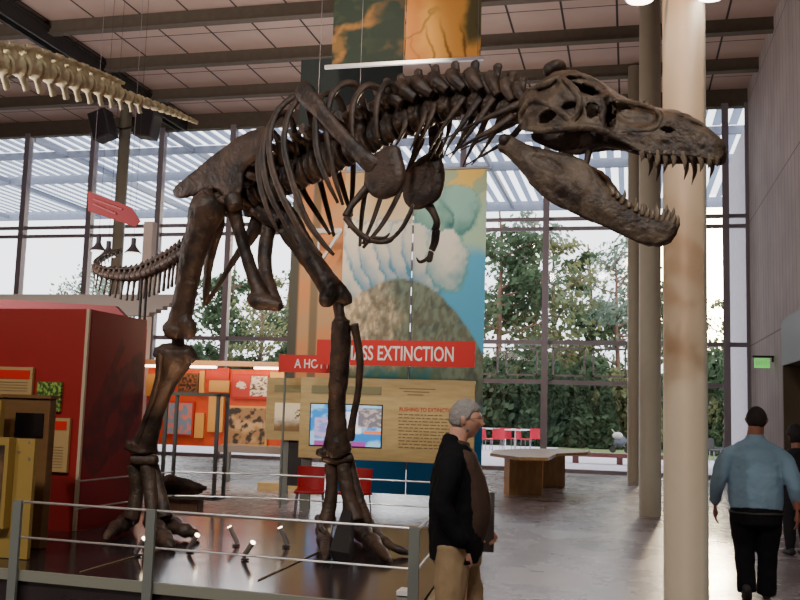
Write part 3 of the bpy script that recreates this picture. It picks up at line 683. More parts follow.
for x, y, tx, ty in [(616, 193, 612, 184), (634, 206, 636, 196), (645, 211, 643, 203), (656, 214, 656, 203), (664, 215, 667, 204), (671, 217, 674, 207)]:
    s = -interp(x, jw)+.015; b = B(x, y, s); tooth(jaw, b, B(tx, ty, s), rw(b, 2.6), BD, 1)
# ------------------------------------------------------------------ pale tail skeleton hanging from the ceiling
m_pale = mat('cream bone cast', srgb(214, 206, 168), .6, noise_amt=.15, nscale=8)
wh = empty('hanging_skeleton', CD(80, 95, 12), 'cream coloured tail of a hanging whale skeleton under the ceiling, top left', 'skeleton')
wl = [(-30, 56, 11.0, 13), (0, 64, 11.4, 12.5), (30, 68, 11.8, 12), (60, 76, 12.3, 11), (95, 86, 12.9, 9), (125, 96, 13.4, 7), (150, 104, 13.8, 5.5), (175, 113, 14.2, 4), (198, 123, 14.6, 2)]
S = catmull([np.array((*CD(x, y, d), rw(CD(x, y, d), r))) for x, y, d, r in wl], 400); L = [0]
for i in range(400): L.append(L[-1]+float(np.linalg.norm(S[i+1][:3]-S[i][:3])))
l = 0; k = 0
while l < L[-1]-.03:
    i = min(range(401), key=lambda j: abs(L[j]-l)); r = float(S[i][3]); ln = r*1.55+.02; i2 = min(range(401), key=lambda j: abs(L[j]-l-ln/2))
    p = S[i2]; t = Vector(S[max(i2-3, 0)][:3]-S[min(i2+3, 400)][:3])
    big = 15-k
    vertebra(p[:3], t, Z, r*.92, ln*.88, .7 if big > 4 else 0, .8 if big > 4 else 0, name='vertebra', parent=wh, m=m_pale, chev=1.3 if big > 2 else 0, tilt=-.2, arch=big > 4)
    l += ln; k += 1
MB().tube([S[i][:3] for i in range(0, 396, 12)], .02, 6).build('support_rod', m_pale, wh)
# ------------------------------------------------------------------ banners
m_print = print_mat('printed cloth', .7, transl=.25); m_printp = print_mat('printed panel', .5)
YB = 15.3
def xz(px0, px1, pyt, pyb, Y):
    xm = (px0+px1)/2; ym = (pyt+pyb)/2
    return YP(px0, ym, Y).x, YP(px1, ym, Y).x, YP(xm, pyb, Y).z, YP(xm, pyt, Y).z
def low_fn(u, v):
    x = 340+144*u; y = 495-325*v
    n = fbm(x*.03, y*.03, 1); n2 = fbm(x*.09, y*.08, 5)
    cream = srgb(236, 218, 180); tan_ = srgb(226, 190, 130); blue = srgb(96, 188, 222); pale = srgb(188, 216, 186); deep = srgb(60, 140, 172)
    if x < 412: c = mixc(tan_, cream, sm(175, 235, y+20*n))
    else: c = mixc(srgb(240, 205, 105), pale, sm(180, 215, y+18*n)); c = mixc(c, srgb(120, 185, 175), .6*sm(.05, .3, math.sin(x*.16+y*.07+2*n)))
    c = mixc(c, blue, sm(246, 262, y+6*n+(x-412)*.05))
    def lobe(c, cx, cy, rx, ry, top_, low_, ang=0):
        ca, sa = math.cos(ang), math.sin(ang); dx, dy = x-cx+4*n2, y-cy+3*n
        p, q = (dx*ca+dy*sa)/rx, (-dx*sa+dy*ca)/ry; d = p*p+q*q
        if d > 1: return mixc(c, low_, .5*max(0, 1-(d-1)*5)) if d < 1.2 else c
        return mixc(top_, low_, sm(-.1, 1, .55*q+.55*abs(p)+.25*n2+.25*(d > .8)))
    wh = srgb(238, 232, 214); tb = srgb(84, 158, 190)
    c = lobe(c, 452, 214, 24, 28, srgb(160, 205, 190), srgb(92, 150, 140), .5)
    c = lobe(c, 432, 222, 18, 26, srgb(150, 196, 176), srgb(70, 128, 122), -.3)
    for a in ((350, 278, 20, 44), (362, 262, 16, 46), (378, 266, 17, 44), (394, 262, 16, 44), (408, 264, 18, 42), (424, 262, 19, 40)): c = lobe(c, *a, wh, tb, -.35)
    c = lobe(c, 447, 264, 21, 31, srgb(245, 238, 220), srgb(110, 175, 180), -.1)
    my = 280+(x-402)**2*(.0085 if x < 402 else .0113)+1.5*n2
    if y > my:
        g = mixc(cream, srgb(134, 150, 128), sm(372, 400, x+16*n-(y-300)*.25))
        g = mixc(g, srgb(74, 92, 92), sm(.0, .5, n2+.5*sm(30, 0, abs(x-385+(y-310)*.2))-.1)*.6)
        g = mixc(g, srgb(96, 84, 62), sm(.1, .5, fbm(x*.2, y*.1, 7)+.35*sm(60, 20, abs(y-335)))*.5)
        c = mixc(c, g, sm(my, my+3, y))
    c = mixc(c, mixc(srgb(60, 120, 120), srgb(96, 120, 90), sm(-.2, .3, n2)), sm(362, 378, y+8*n)*sm(455, 425, x))
    return mixc(c, srgb(20, 112, 166), sm(395, 430, y+8*n))
def up_fn(u, v):
    x = 333+148*u; y = 65-160*v; n = fbm(x*.02, y*.02, 3); n2 = fbm(x*.06, y*.04, 2)
    if u < .5:
        r = math.sin((x*.85+y*.75)*.085+3.2*n)*.6+.4*n2
        c = mixc(srgb(36, 54, 48), srgb(172, 122, 64), sm(.1, .8, r)); c = mixc(c, srgb(60, 72, 52), sm(.1, .4, n2)*.5)
        return mixc(c, srgb(34, 52, 48), sm(365, 385, x+8*n)*.75)
    k = abs(math.sin((x-(y-30)*.12)*.19+1.4*n)); f = sm(.42, .0, k)*sm(0, 45, y+12*n)
    c = mixc(srgb(252, 196, 100), srgb(140, 84, 34), f*.9); c = mixc(c, srgb(205, 130, 66), sm(435, 415, x+10*n)*.8)
    c = mixc(c, srgb(110, 96, 52), sm(.25, .0, abs(math.sin(x*.05+y*.045+2*n)))*.6*sm(445, 425, x)); return mixc(c, srgb(48, 80, 64), sm(460, 470, x+8*n)*sm(58, 30, y+8*n2)*.85)
x0, x1, zb, zt = xz(340, 484, 170, 495, YB); xm = x0+(x1-x0)*.495
bn = empty('hanging_banner', ((x0+x1)/2, YB, zb), 'tall hanging banner printed with a blue and cream ice landscape', 'banner', 'landscape banners')
def half(fn, a, b): return lambda u, v: fn(a+(b-a)*u, v)
picture('printed_cloth', m_print, bn, (x0, YB, zb), (xm-.006-x0, 0, 0), (0, 0, zt-zb), half(low_fn, 0, .495), 70, 150, .01)
picture('printed_cloth', m_print, bn, (xm+.006, YB, zb), (x1-xm-.006, 0, 0), (0, 0, zt-zb), half(low_fn, .505, 1), 70, 150, .01)
st = MB()
for k in range(16): z = zb+.4+(zt-zb-.6)*k/16; MB().box((xm-.02, YB, z), (xm+.02, YB+.01, z+.16)).build('stitch', m_steel, bn)
pass
MB().cyl((x0-.05, YB, zt), (x1+.05, YB, zt), .02, 10).build('top_rod', m_alu, bn)
for x in (x0+.2, x1-.2): MB().cyl((x, YB, zt), (x, YB, ZC-.3), .004, 6).build('suspension_wire', m_steel, bn)
x0, x1, zb, zt = xz(333, 481, 0, 61, YB); zt = 9.4; xm = (x0+x1)/2
bn = empty('hanging_banner', (xm, YB, zb), 'upper hanging banner with orange and dark green rock landscape above the spine', 'banner', 'landscape banners')
picture('printed_cloth', m_print, bn, (x0, YB, zb), (xm-.01-x0, 0, 0), (0, 0, zt-zb), half(up_fn, 0, .5), 70, 90, .01)
picture('printed_cloth', m_print, bn, (xm+.01, YB, zb), (x1-xm-.01, 0, 0), (0, 0, zt-zb), half(up_fn, .5, 1), 70, 90, .01)
MB().box((x0-.12, YB-.03, zb-.06), (x1+.05, YB+.03, zb)).build('bottom_bar', mat('bright aluminium', srgb(210, 212, 220), .35, .6), bn)
MB().cyl((x0-.05, YB, zt), (x1+.05, YB, zt), .02, 10).build('top_rod', m_alu, bn)
for x in (x0+.1, x1-.1): MB().cyl((x, YB, zt), (x, YB, ZC-.3), .004, 6).build('suspension_wire', m_steel, bn)
x0, x1, zb, zt = xz(300, 402, 57, 128, 16.6)
b = MB().box((x0, 16.6, zb), (x1, 16.62, zt)).build('hanging_banner', mat('dark teal cloth', srgb(28, 40, 42), .8))
tag(b, 'plain dark teal hanging banner behind the upper part of the rib cage', 'banner')
x0, x1, zb, zt = xz(290, 343, 165, 380, 16.2)
def peach(u, v):
    x = 290+53*u; c = srgb(225, 160, 105)
    c = mixc(c, srgb(206, 168, 124), sm(-.3, .4, fbm(x*.03, v*6, 2)))
    c = mixc(c, srgb(90, 92, 82), 1-sm(298, 301, x)); c = mixc(c, srgb(110, 108, 88), sm(310, 312, x)*(1-sm(318, 320, x))*.8)
    return c
bn = empty('hanging_banner', ((x0+x1)/2, 16.2, zb), 'narrow peach and grey striped banner left of the blue landscape banner', 'banner')
picture('printed_cloth', m_print, bn, (x0, 16.2, zb), (x1-x0, 0, 0), (0, 0, zt-zb), peach, 50, 60, .01)
z = YP(325, 231, 15.9).z; xa, xb = YP(313, 231, 15.9).x, YP(341, 231, 15.9).x
MB().box((xa, 15.86, z-.04), (xb, 15.94, z+.04)).obox((xb, 15.9, z), (xb-.35, 15.9, z-.55), .05, .05, (0, 1, 0)).obox((xa+.12, 15.9, z), (xa+.12, 15.9, z-.45), .04, .04, (0, 1, 0)).build('bracket', m_alu, bn)
MB().cyl((xa, 15.9, z), (xa, 15.9, ZC-.3), .006, 6).build('suspension_wire', m_steel, bn)
# ------------------------------------------------------------------ red signs, text panels
m_red = mat('red sign', srgb(205, 32, 22), .5); m_redlit = m_red
m_txt = mat('white lettering', srgb(240, 235, 225), .5); m_redtxt = mat('red lettering', srgb(190, 50, 30), .6); m_brtxt = mat('brown print', srgb(130, 108, 75), .7)
m_ply = mat('pale plywood', srgb(205, 182, 125), .55, col2=srgb(190, 165, 108), nscale=3, stretch=(1, 1, 6))
YPN = 14.3
x0, x1, zb, zt = xz(317, 475, 340.5, 366, YPN-.25)
sg = empty('sign_board', ((x0+x1)/2, YPN-.25, zb), 'red sign reading MASS EXTINCTION over the plywood text panel', 'sign')
MB().box((x0, YPN-.27, zb), (x1, YPN-.22, zt)).build('board', m_red, sg)
xl = YP(373, 353, YPN-.25).x
s_ = (zt-zb)
t_ = lettering('MASS EXTINCTION', sg, m_txt, s_*.80, (0, YPN-.272, zb+s_*.22), (1, 0, 0), (0, 0, 1))
bb = [v.co.x for v in t_.data.vertices]; wv = max(bb)-min(bb); tgt = YP(454, 353, YPN-.25).x-YP(345, 353, YPN-.25).x
off = YP(345, 353, YPN-.25).x-sg.location.x
for v in t_.data.vertices: v.co.x = off+(v.co.x-min(bb))*tgt/wv
MB().box((x0+.1, YPN-.22, zb+.1), (x0+.2, YPN+.0, zb+.16)).box((x1-.2, YPN-.22, zb+.1), (x1-.1, YPN+.0, zb+.16)).build('bracket', m_steel, sg)
x0, x1, zb, zt = xz(279, 330, 355, 372.5, YPN+.1)
sg = empty('sign_board', ((x0+x1)/2, YPN+.1, zb), 'smaller red sign reading A HOTTER, left of and lower than the long red sign', 'sign')
MB().box((x0, YPN+.08, zb), (x1, YPN+.12, zt)).build('board', m_red, sg)
t_ = lettering('A HOTTER', sg, m_txt, (zt-zb)*.72, (YP(293, 364, YPN).x, YPN+.075, zb+(zt-zb)*.26), (1, 0, 0), (0, 0, 1))
bb = [v.co.x for v in t_.data.vertices]; m0 = min(bb); kk = (YP(340, 364, YPN).x-YP(293, 364, YPN).x)/(max(bb)-m0)
for v in t_.data.vertices: v.co.x = m0+(v.co.x-m0)*kk
MB().cyl((x0+.1, YPN+.14, zt), (x0+.1, YPN+.14, 0), .02, 8).build('post', m_post, sg)
# long plywood panel
x0, x1, zb, zt = xz(300.5, 474.5, 379, 461, YPN)
pn = empty('text_panel', ((x0+x1)/2, YPN, 0), 'long plywood text panel headed RUSHING TO EXTINCTION on grey posts', 'exhibit panel')
MB().box((x0, YPN-.04, zb), (x1, YPN+.04, zt)).build('board', m_ply, pn)
for px in (349, 306, 440):
    x = YP(px, 470, YPN+.06).x; MB().box((x-.08, YPN+.04, 0), (x+.08, YPN+.1, zb+.3)).build('post', m_post, pn)
def scr(u, v):
    c = mixc(srgb(40, 120, 190), srgb(140, 190, 220), sm(.2, -.2, fbm(u*3, v*3, 2)))
    if .05 < u < .3 and .15 < v < .7: c = srgb(170, 150, 190) if fbm(u*9, v*9) > 0 else srgb(120, 130, 180)
    if .5 < u < .72 and .3 < v < .85: c = srgb(225, 228, 240)
    if .68 < u and .45 < v < .95: c = srgb(105, 100, 110) if fbm(u*12, v*12) > -.1 else srgb(165, 150, 140)
    if v < .12 and .05 < u < .8: c = srgb(150, 70, 140)
    if .3 < v < .38 and u > .75: c = srgb(230, 120, 60)
    return c
m_scr = print_mat('screen picture', .3, em=1.1)
sx0, sx1, sz0, sz1 = xz(310.5, 381, 405, 446, YPN-.05)
MB().box((sx0-.02, YPN-.045, sz0-.02), (sx1+.02, YPN-.04, sz1+.02)).build('screen_frame', m_dark, pn)
picture('screen', m_scr, pn, (sx0, YPN-.052, sz0), (sx1-sx0, 0, 0), (0, 0, sz1-sz0), scr, 60, 40, .004)
sx0, sx1, sz0, sz1 = xz(311.5, 381, 386, 394, YPN-.05)
MB().box((sx0, YPN-.05, sz0), (sx1, YPN-.04, sz1)).build('title_strip', mat('olive strip', srgb(140, 138, 98), .6), pn)
hx, hz = YP(399, 409, YPN-.05).x, YP(399, 409, YPN-.05).z
t_ = lettering('RUSHING TO EXTINCTION', pn, m_redtxt, .085, (hx, YPN-.042, hz-.03), (1, 0, 0), (0, 0, 1), .002)
bb = [v.co.x for v in t_.data.vertices]; m0 = min(bb); kk = (YP(456, 409, YPN).x-hx)/(max(bb)-m0)
for v in t_.data.vertices: v.co.x = m0+(v.co.x-m0)*kk
ln = MB()
for k, y in enumerate((389, 392, 395)):
    a = YP(400+4*k, y, YPN).x; z = YP(420, y, YPN).z; ln.box((a, YPN-.044, z-.008), (YP(436-6*k, y, YPN).x, YPN-.04, z+.006))
random.seed(3)
for k in range(11):
    y = 415+k*3.3; x = YP(399, y, YPN).x; xe = YP(random.uniform(440, 452), y, YPN).x; z = YP(420, y, YPN).z
    while x < xe:
        w_ = random.uniform(.03, .1); ln.box((x, YPN-.044, z-.008), (min(x+w_, xe), YPN-.04, z+.008)); x += w_+.02
ln.build('text_lines', m_brtxt, pn)
# small panel
Y2 = 15.0
x0, x1, zb, zt = xz(267, 305, 378, 440, Y2)
p2 = empty('picture_panel', ((x0+x1)/2, Y2, 0), 'square plywood panel with a sepia landscape picture, left of the long text panel', 'exhibit panel')
MB().box((x0, Y2-.04, zb), (x1+.3, Y2+.04, zt)).build('board', m_ply, p2)
def sep(u, v): return mixc(mixc(srgb(110, 84, 50), srgb(222, 200, 160), sm(.1, .6, v+.1*fbm(u*5, v*5))), srgb(70, 60, 40), (1 if (u > .75 and .45 < v < .8 and fbm(u*14, v*14) > 0) else 0))
sx0, sx1, sz0, sz1 = xz(274.5, 302, 403, 431, Y2-.05)
picture('picture', print_mat('backlit sepia print', .4, em=.5), p2, (sx0, Y2-.05, sz0), (sx1-sx0, 0, 0), (0, 0, sz1-sz0), sep, 30, 30, .006)
MB().box(((sx0+.03), Y2-.058, sz0+.16), (sx1-.05, Y2-.055, sz0+.185)).build('caption', m_txt, p2)
sx0, sx1, sz0, sz1 = xz(274.5, 303, 385, 392, Y2-.05)
MB().box((sx0, Y2-.05, sz0), (sx1, Y2-.04, sz1)).build('title_strip', mat('olive strip', srgb(150, 145, 100), .6), p2)
x = YP(285, 450, Y2+.07).x; MB().box((x-.07, Y2+.04, 0), (x+.07, Y2+.1, zb+.2)).build('post', m_post, p2)
x = YP(299, 450, Y2+.07).x; MB().box((x-.2, Y2+.05, .3), (x+.15, Y2+.1, zb+.1)).build('back_box', m_dark, p2)
# low red chairs
m_redch = mat('red moulded chair', srgb(178, 18, 28), .4)
def low_chair(name, p, rz, label, group, sc=1.0, m=m_redch, kind='chair'):
    t = empty(name, (0, 0, 0), label, kind, group)
    MB().tube([(-.22, -.2, .40), (0, -.22, .39), (.22, -.2, .40)], [.02, .02, .02], 6).box((-.24, -.22, .38), (.24, .2, .42)).build('seat', m, t, bevel=.01)
    bm = MB(); n = 8
    for i in range(n):
        a0 = (i/n-.5)*.9; a1 = ((i+1)/n-.5)*.9; r = .5
        for z0, z1 in ((.40, .78),):
            p0 = (r*math.sin(a0), .2-.5+r*math.cos(a0)); p1 = (r*math.sin(a1), .2-.5+r*math.cos(a1))
            bm.prism([Vector((p0[0], p0[1], z0)), Vector((p1[0], p1[1], z0)), Vector((p1[0], p1[1]+.06, z1)), Vector((p0[0], p0[1]+.06, z1))], (0, .02, 0))
    bm.build('backrest', m, t)
    for sx in (-1, 1):
        for sy in (-1, 1): MB().cyl((sx*.2, sy*.17, .39), (sx*.23, sy*.2, 0), .012, 8).build('leg', m_steel, t)
    t.scale = (sc, sc, sc); t.location = p; t.rotation_euler.z = rz; return t
ch = low_chair('low_chair', GZ(309, 517), R(15), 'red low chair under the plywood panel, left of the front leg bones', 'red chairs below the text panel', .92)
c2 = copy_tree(ch); c2.location = GZ(352, 519); c2.rotation_euler.z = R(-20); c2['label'] = 'red low chair under the plywood panel, right of the front leg bones'
# ------------------------------------------------------------------ red display block
m_rb = mat('red painted board', srgb(146, 20, 13), .55, noise_amt=.05); m_rbd = None
rc = GZ(75, 531, ZD); RX, RY = rc.x, rc.y; rz_ = YP(85, 309, RY).z; RE = XP(147, 322, RX).y
blk = empty('display_block', (RX-1.2, RY+1, 0), 'tall red exhibit block with a faded dinosaur skull print, left of the skeleton', 'exhibit block')
MB().box((RX-3.6, RY, .0), (RX, RE, rz_)).build('block', m_rb, blk)
def skullp(u, v):
    base = srgb(138, 14, 20); dk = srgb(46, 10, 14)
    a = (u-.55)*math.cos(.9)-(v-.55)*1.6*math.sin(.9); b_ = (u-.55)*math.sin(.9)+(v-.55)*1.6*math.cos(.9)
    t = 0
    if abs(b_+.02) < .62 and abs(a) < .30-.22*abs(b_)+.05*fbm(u*6, v*8): t = .75
    if (a-.02)**2/.01+(b_-.2)**2/.02 < 1 or (a-.03)**2/.006+(b_+.15)**2/.02 < 1: t = .15
    if abs(a+.32+.25*b_) < .05 and -.6 < b_ < .35: t = .6
    return mixc(base, dk, t*(.7+.5*fbm(u*12, v*16)))
picture('skull_print', m_printp, blk, (RX+.004, RY+.05, .36), (0, RE-RY-.05, 0), (0, 0, rz_-.4), skullp, 70, 80, .004)
MB().box((RX-.02, RY-.02, ZD), (RX+.012, RY+.012, rz_)).build('corner_trim', mat('pale trim', srgb(190, 170, 140), .5), blk)
m_card = mat('tan card', srgb(176, 145, 92), .6)
def wallcard(px0, px1, py0, py1, label, head=True):
    a0, a1, b0, b1 = xz(px0, px1, py0, py1, RY-.03)
    t = empty('info_card', ((a0+a1)/2, RY-.02, b0), label, 'information card', 'cards on the red block')
    MB().box((a0, RY-.045, b0), (a1, RY-.012, b1)).build('card', m_card, t)
    if head: MB().box((a0+.03, RY-.05, b1-(b1-b0)*(.42 if py1-py0 < 40 else .22)), (a1-.03, RY-.046, b1-.03)).build('red_heading', m_red, t)
    l = MB(); z = b0+.04
    while z < b1-(b1-b0)*.5: l.box((a0+.03, RY-.049, z), (a1-.05, RY-.046, z+.008)); z += .028
    l.build('text_lines', m_brtxt, t)
wallcard(-6, 33, 367, 395, 'tan card with red heading, upper left on the red block')
wallcard(49, 69, 418, 472, 'tall tan card with red heading beside the dark brown kiosk')
a0, a1, b0, b1 = xz(37, 61, 382, 411, RY-.03)
t = empty('photo_plate', ((a0+a1)/2, RY-.03, b0), 'small square picture of green foliage on the red block', 'picture')
picture('photo', m_printp, t, (a0, RY-.04, b0), (a1-a0, 0, 0), (0, 0, b1-b0), lambda u, v: mixc(srgb(40, 70, 20), srgb(150, 180, 80), sm(-.2, .4, fbm(u*9, v*9, 3))), 40, 40, .03)
# ------------------------------------------------------------------ kiosk
m_brn = mat('brown wood', srgb(110, 78, 42), .5, noise_amt=.12, nscale=4, stretch=(1, 1, 5)); m_olv = mat('tan laminate', srgb(160, 132, 66), .5, noise_amt=.05)
KY = 7.35
k0, k1, _, kz = xz(3, 45, 398, 560, KY)
ks = empty('kiosk', (k0, KY, ZD), 'dark brown kiosk cabinet with a small black screen at the left edge', 'kiosk')
MB().box((k0-.3, KY, ZD), (k1, KY+.1, kz)).build('cabinet', m_brn, ks, bevel=.01)
MB().box((k0-.35, KY-.02, kz), (k1+.015, KY+.11, kz+.03)).build('top', m_brn, ks)
s0, s1, z0, z1 = xz(15, 43, 413, 437, KY-.01)
MB().box((s0, KY-.012, z0), (s1, KY+.01, z1)).build('screen', mat('black screen', srgb(18, 16, 18), .2), ks)
KF = 6.85
f0_, f1_, _, fz = xz(-20, 31, 438, 560, KF)
fp_ = empty('front_panel', (f1_-.3, KF, ZD), 'tan laminate stand in front of the brown kiosk at the left edge', 'panel stand')
MB().box((f0_-.3, KF, ZD), (f1_, KF+.04, fz)).build('panel', m_olv, fp_)
f = MB()
for px, py in ((10, 442), (29, 442), (10, 459), (29, 459), (19, 452)): p = YP(px, py, KF); f.cyl((p.x, KF-.003, p.z), (p.x, KF, p.z), .012, 8)
f.build('screws', m_alu, fp_)
a0, a1, b0, b1 = xz(-30, 7, 437, 528, KF-.08)
t = empty('framed_picture', ((a0+a1)/2, KF-.06, b0), 'tan framed dark picture cut off by the left edge of the photo', 'picture')
MB().box((a0, KF-.09, b0), (a1, KF-.005, b1)).build('frame', m_olv, t)
MB().box((a0+.03, KF-.094, b0+.12), (a1-.035, KF-.091, b1-.06)).build('print', mat('dark print', srgb(52, 40, 30), .5, col2=srgb(120, 90, 60), nscale=9), t)
a0, a1, b0, b1 = xz(-30, 0, 400, 437, 7.1)
t = MB().box((a0, 7.1, ZD), (a1, 7.16, b1)).build('upright_board', m_olv); tag(t, 'tan upright board at the very left edge before the kiosk', 'board')
# ------------------------------------------------------------------ ribbed pavilion roof behind the block
m_rib = mat('ribbed grey roof', srgb(140, 132, 124), .7)
py = 15.5; z = YP(80, 287, py).z; xr_ = YP(150, 300, py).x
pv = empty('exhibit_pavilion', (xr_-5, py+2, 0), 'grey slatted top of an exhibit pavilion behind the red block', 'pavilion')
mb = MB()
for k in range(7): mb.box((-20, py+.25*k, z-.52+.085*k), (xr_, py+.25*k+.2, z-.46+.085*k))
mb.build('slats', m_rib, pv); MB().box((-20, py+.3, 0), (xr_-1.1, py+2, z-.6)).build('walls', mat('mauve red wall', srgb(150, 70, 62), .7), pv)
a = YP(0, 299, 12.2); b = YP(140, 313, 12.2)
t = MB().prism([Vector((a.x, 12.2, a.z)), Vector((b.x-.4, 12.2, b.z+.1)), Vector((b.x, 12.2, b.z-.25)), Vector((a.x, 12.2, a.z-.9))], (0, .1, 0)).build('red_fascia', mat('dull red board', srgb(135, 35, 42), .6)); tag(t, 'dull red sloping board rising just behind the red block', 'board')
MB().box((a.x, 12.2, 0), (a.x+.1, 12.3, a.z-.5)).box((b.x-.5, 12.2, 0), (b.x-.4, 12.3, b.z-.2)).build('post', m_post, t)
# ------------------------------------------------------------------ orange exhibit wall far behind
m_orw = mat('orange exhibit wall', srgb(205, 78, 30), .6, noise_amt=.1); m_orr = mat('red exhibit panel', srgb(190, 48, 28), .6)
m_ytan = mat('yellow tan card', srgb(215, 165, 85), .6)
YE = 18.6
x0, x1, zb, zt = xz(146, 300, 369, 447, YE)
ew = empty('exhibit_wall', ((x0+x1)/2, YE, 0), 'orange lit exhibit wall with light bar, far behind the near hind leg', 'exhibit wall')
MB().box((x0, YE, zb), (x1, YE+.15, zt)).build('wall', m_orw, ew)
for px in (152, 228, 290): x = YP(px, 460, YE+.1).x; MB().box((x-.06, YE+.02, 0), (x+.06, YE+.12, zb)).build('post', m_post, ew)
_, _, l0, l1 = xz(146, 300, 361, 366, YE-.5)
MB().box((x0, YE-.55, l0), (x1, YE-.4, l1)).build('light_bar', mat('tan rail', srgb(190, 150, 110), .5), ew)
for px in (152, 203, 268):
    a = YP(px, 368, YE-.48).x; MB().box((a-.28, YE-.54, l0-.05), (a+.28, YE-.42, l0-.005)).build('lamp', emit('warm lamp', (1, .8, .6), 9), ew)
_, _, l0, l1 = xz(222, 295, 446, 453, YE-.4)
MB().box((YP(222, 450, YE-.4).x, YE-.6, l0), (x1, YE, l1)).build('shelf', m_rib, ew)
def ep(px0, px1, py0, py1, m, label, dy=.06, fn=None, fr=None):
    a0, a1, b0, b1 = xz(px0, px1, py0, py1, YE-dy)
    t = empty('exhibit_picture', ((a0+a1)/2, YE-dy, b0), label, 'exhibit panel', 'panels on the orange exhibit wall')
    MB().box((a0, YE-dy, b0), (a1, YE-.001, b1)).build('board', m, t)
    if fn: picture('print', m_printp, t, (a0+.04, YE-dy-.008, b0+.04), (a1-a0-.08, 0, 0), (0, 0, b1-b0-.08), fn, 40, 30, .006)
    return t
bl = lambda c1, c2, s=7, th=0, k=1: (lambda u, v: mixc(c1, c2, sm(th-.15, th+.2, fbm(u*s+k, v*s, k))))
ep(146, 164, 374, 396, m_ytan, 'pale tan card at the left end of the orange exhibit wall')
ep(178, 198, 373, 393, m_brn, 'dark brown picture on orange wall right of the leg bone', fn=bl(srgb(60, 35, 20), srgb(150, 95, 50)))
ep(199, 204, 371, 396, m_ytan, 'narrow tan strip panel between brown picture and red panel')
ep(206, 229, 368, 380, m_orr, 'red heading board above a tan card on the exhibit wall')
ep(209, 229, 380.5, 392, m_ytan, 'tan card right below the red heading board')
ep(231, 269, 374, 399, m_orr, 'red panel printed with a bright fossil picture', fn=lambda u, v: (bl(srgb(240, 225, 200), srgb(90, 70, 40), 9, .1)(u, v) if u > .5 and v > .05 else (srgb(250, 235, 210) if (u-.25)**2+(v-.55)**2*.6 < .02+.02*fbm(u*9, v*9) else srgb(200, 50, 25))))
ep(225, 267, 406, 446, m_ytan, 'large brown tinted picture of plants and rocks over the grey shelf', fn=lambda u, v: mixc(mixc(srgb(150, 118, 75), srgb(190, 160, 115), sm(-.2, .4, fbm(u*3, v*3, 1))), srgb(42, 34, 30), sm(.0, .3, fbm(u*6, v*5, 9))))
ep(208, 223, 395, 432, m_ytan, 'tall yellow tan card beside the glass case top corner')
ep(194.5, 203.5, 413, 438, m_ytan, 'small tan card right of the blue poster')
ep(163, 193.5, 401, 436, m_orr, 'pink and blue poster seen through the glass case', fn=bl(srgb(120, 150, 180), srgb(210, 130, 120), 6, .05))
ep(270, 298, 372, 380, m_ytan, 'tan card at the right end of the orange exhibit wall')
# back exhibits farther (low white rail outside handled by terrace)
# glass case
g0 = GZ(163, 520); 
CYY = 12.3
c0, c1, _, _ = xz(164, 216, 395, 500, CYY); gz0 = YP(190, 498, CYY).z; gz1 = YP(190, 394, CYY).z
gc = empty('glass_case', ((c0+c1)/2, CYY+.35, 0), 'glass display case with grey frame on a timber base behind the near foot', 'display case')
fr = MB(); w_ = .022
for x in (c0, c1):
    for y in (CYY, CYY+.32): fr.box((x-w_, y-w_, gz0), (x+w_, y+w_, gz1))
for z in (gz0, gz1):
    fr.box((c0-w_, CYY-w_, z-w_), (c1+w_, CYY+w_, z+w_)).box((c0-w_, CYY+.32-w_, z-w_), (c1+w_, CYY+.32+w_, z+w_)).box((c0-w_, CYY, z-w_), (c0+w_, CYY+.32, z+w_)).box((c1-w_, CYY, z-w_), (c1+w_, CYY+.32, z+w_))
fr.build('frame', mat('grey case frame', srgb(96, 104, 100), .4, .3), gc)
MB().box((c0, CYY, gz0), (c1, CYY+.006, gz1)).build('pane', m_glass, gc); MB().box((c0, CYY+.32, gz0), (c1, CYY+.3206, gz1)).build('pane', m_glass, gc)
MB().box((c0, CYY, gz0-.02), (c1, CYY+.32, gz0+.02)).build('tray', mat('grey tray', srgb(120, 120, 125), .4), gc)
MB().box((c0+.0, CYY+.1, .0), (c0+.5, CYY+.3, gz0-.03)).build('base', mat('timber base', srgb(140, 110, 85), .6, noise_amt=.2, stretch=(8, 8, .5)), gc)
fs = MB(); c = Vector(((c0+c1)/2-.15, CYY+.16, gz0+.03))
fs.ell(c+Vector((-.2, 0, .12)), (.16, .12, .15)).tube([c+Vector((-.15, 0, .12)), c+Vector((.1, 0, .12)), c+Vector((.36, 0, .10))], [.13, .09, .03], 10).tube([c+Vector((-.2, 0, .02)), c+Vector((.1, -.02, .02)), c+Vector((.3, 0, .05))], [.05, .045, .02], 8)
t = fs.build('fossil_skull', m_bone, smooth=True, remesh=.015, disp=.03); tag(t, 'small brown fossil skull lying inside the glass case', 'fossil')
a = GZ(257, 490); b = GZ(296, 491); t = MB().box((a.x, a.y, 0), (b.x+.5, a.y+.35, .14)).build('low_plinth', m_ply); tag(t, 'low tan floor plinth on the concrete left of the red chair', 'plinth')
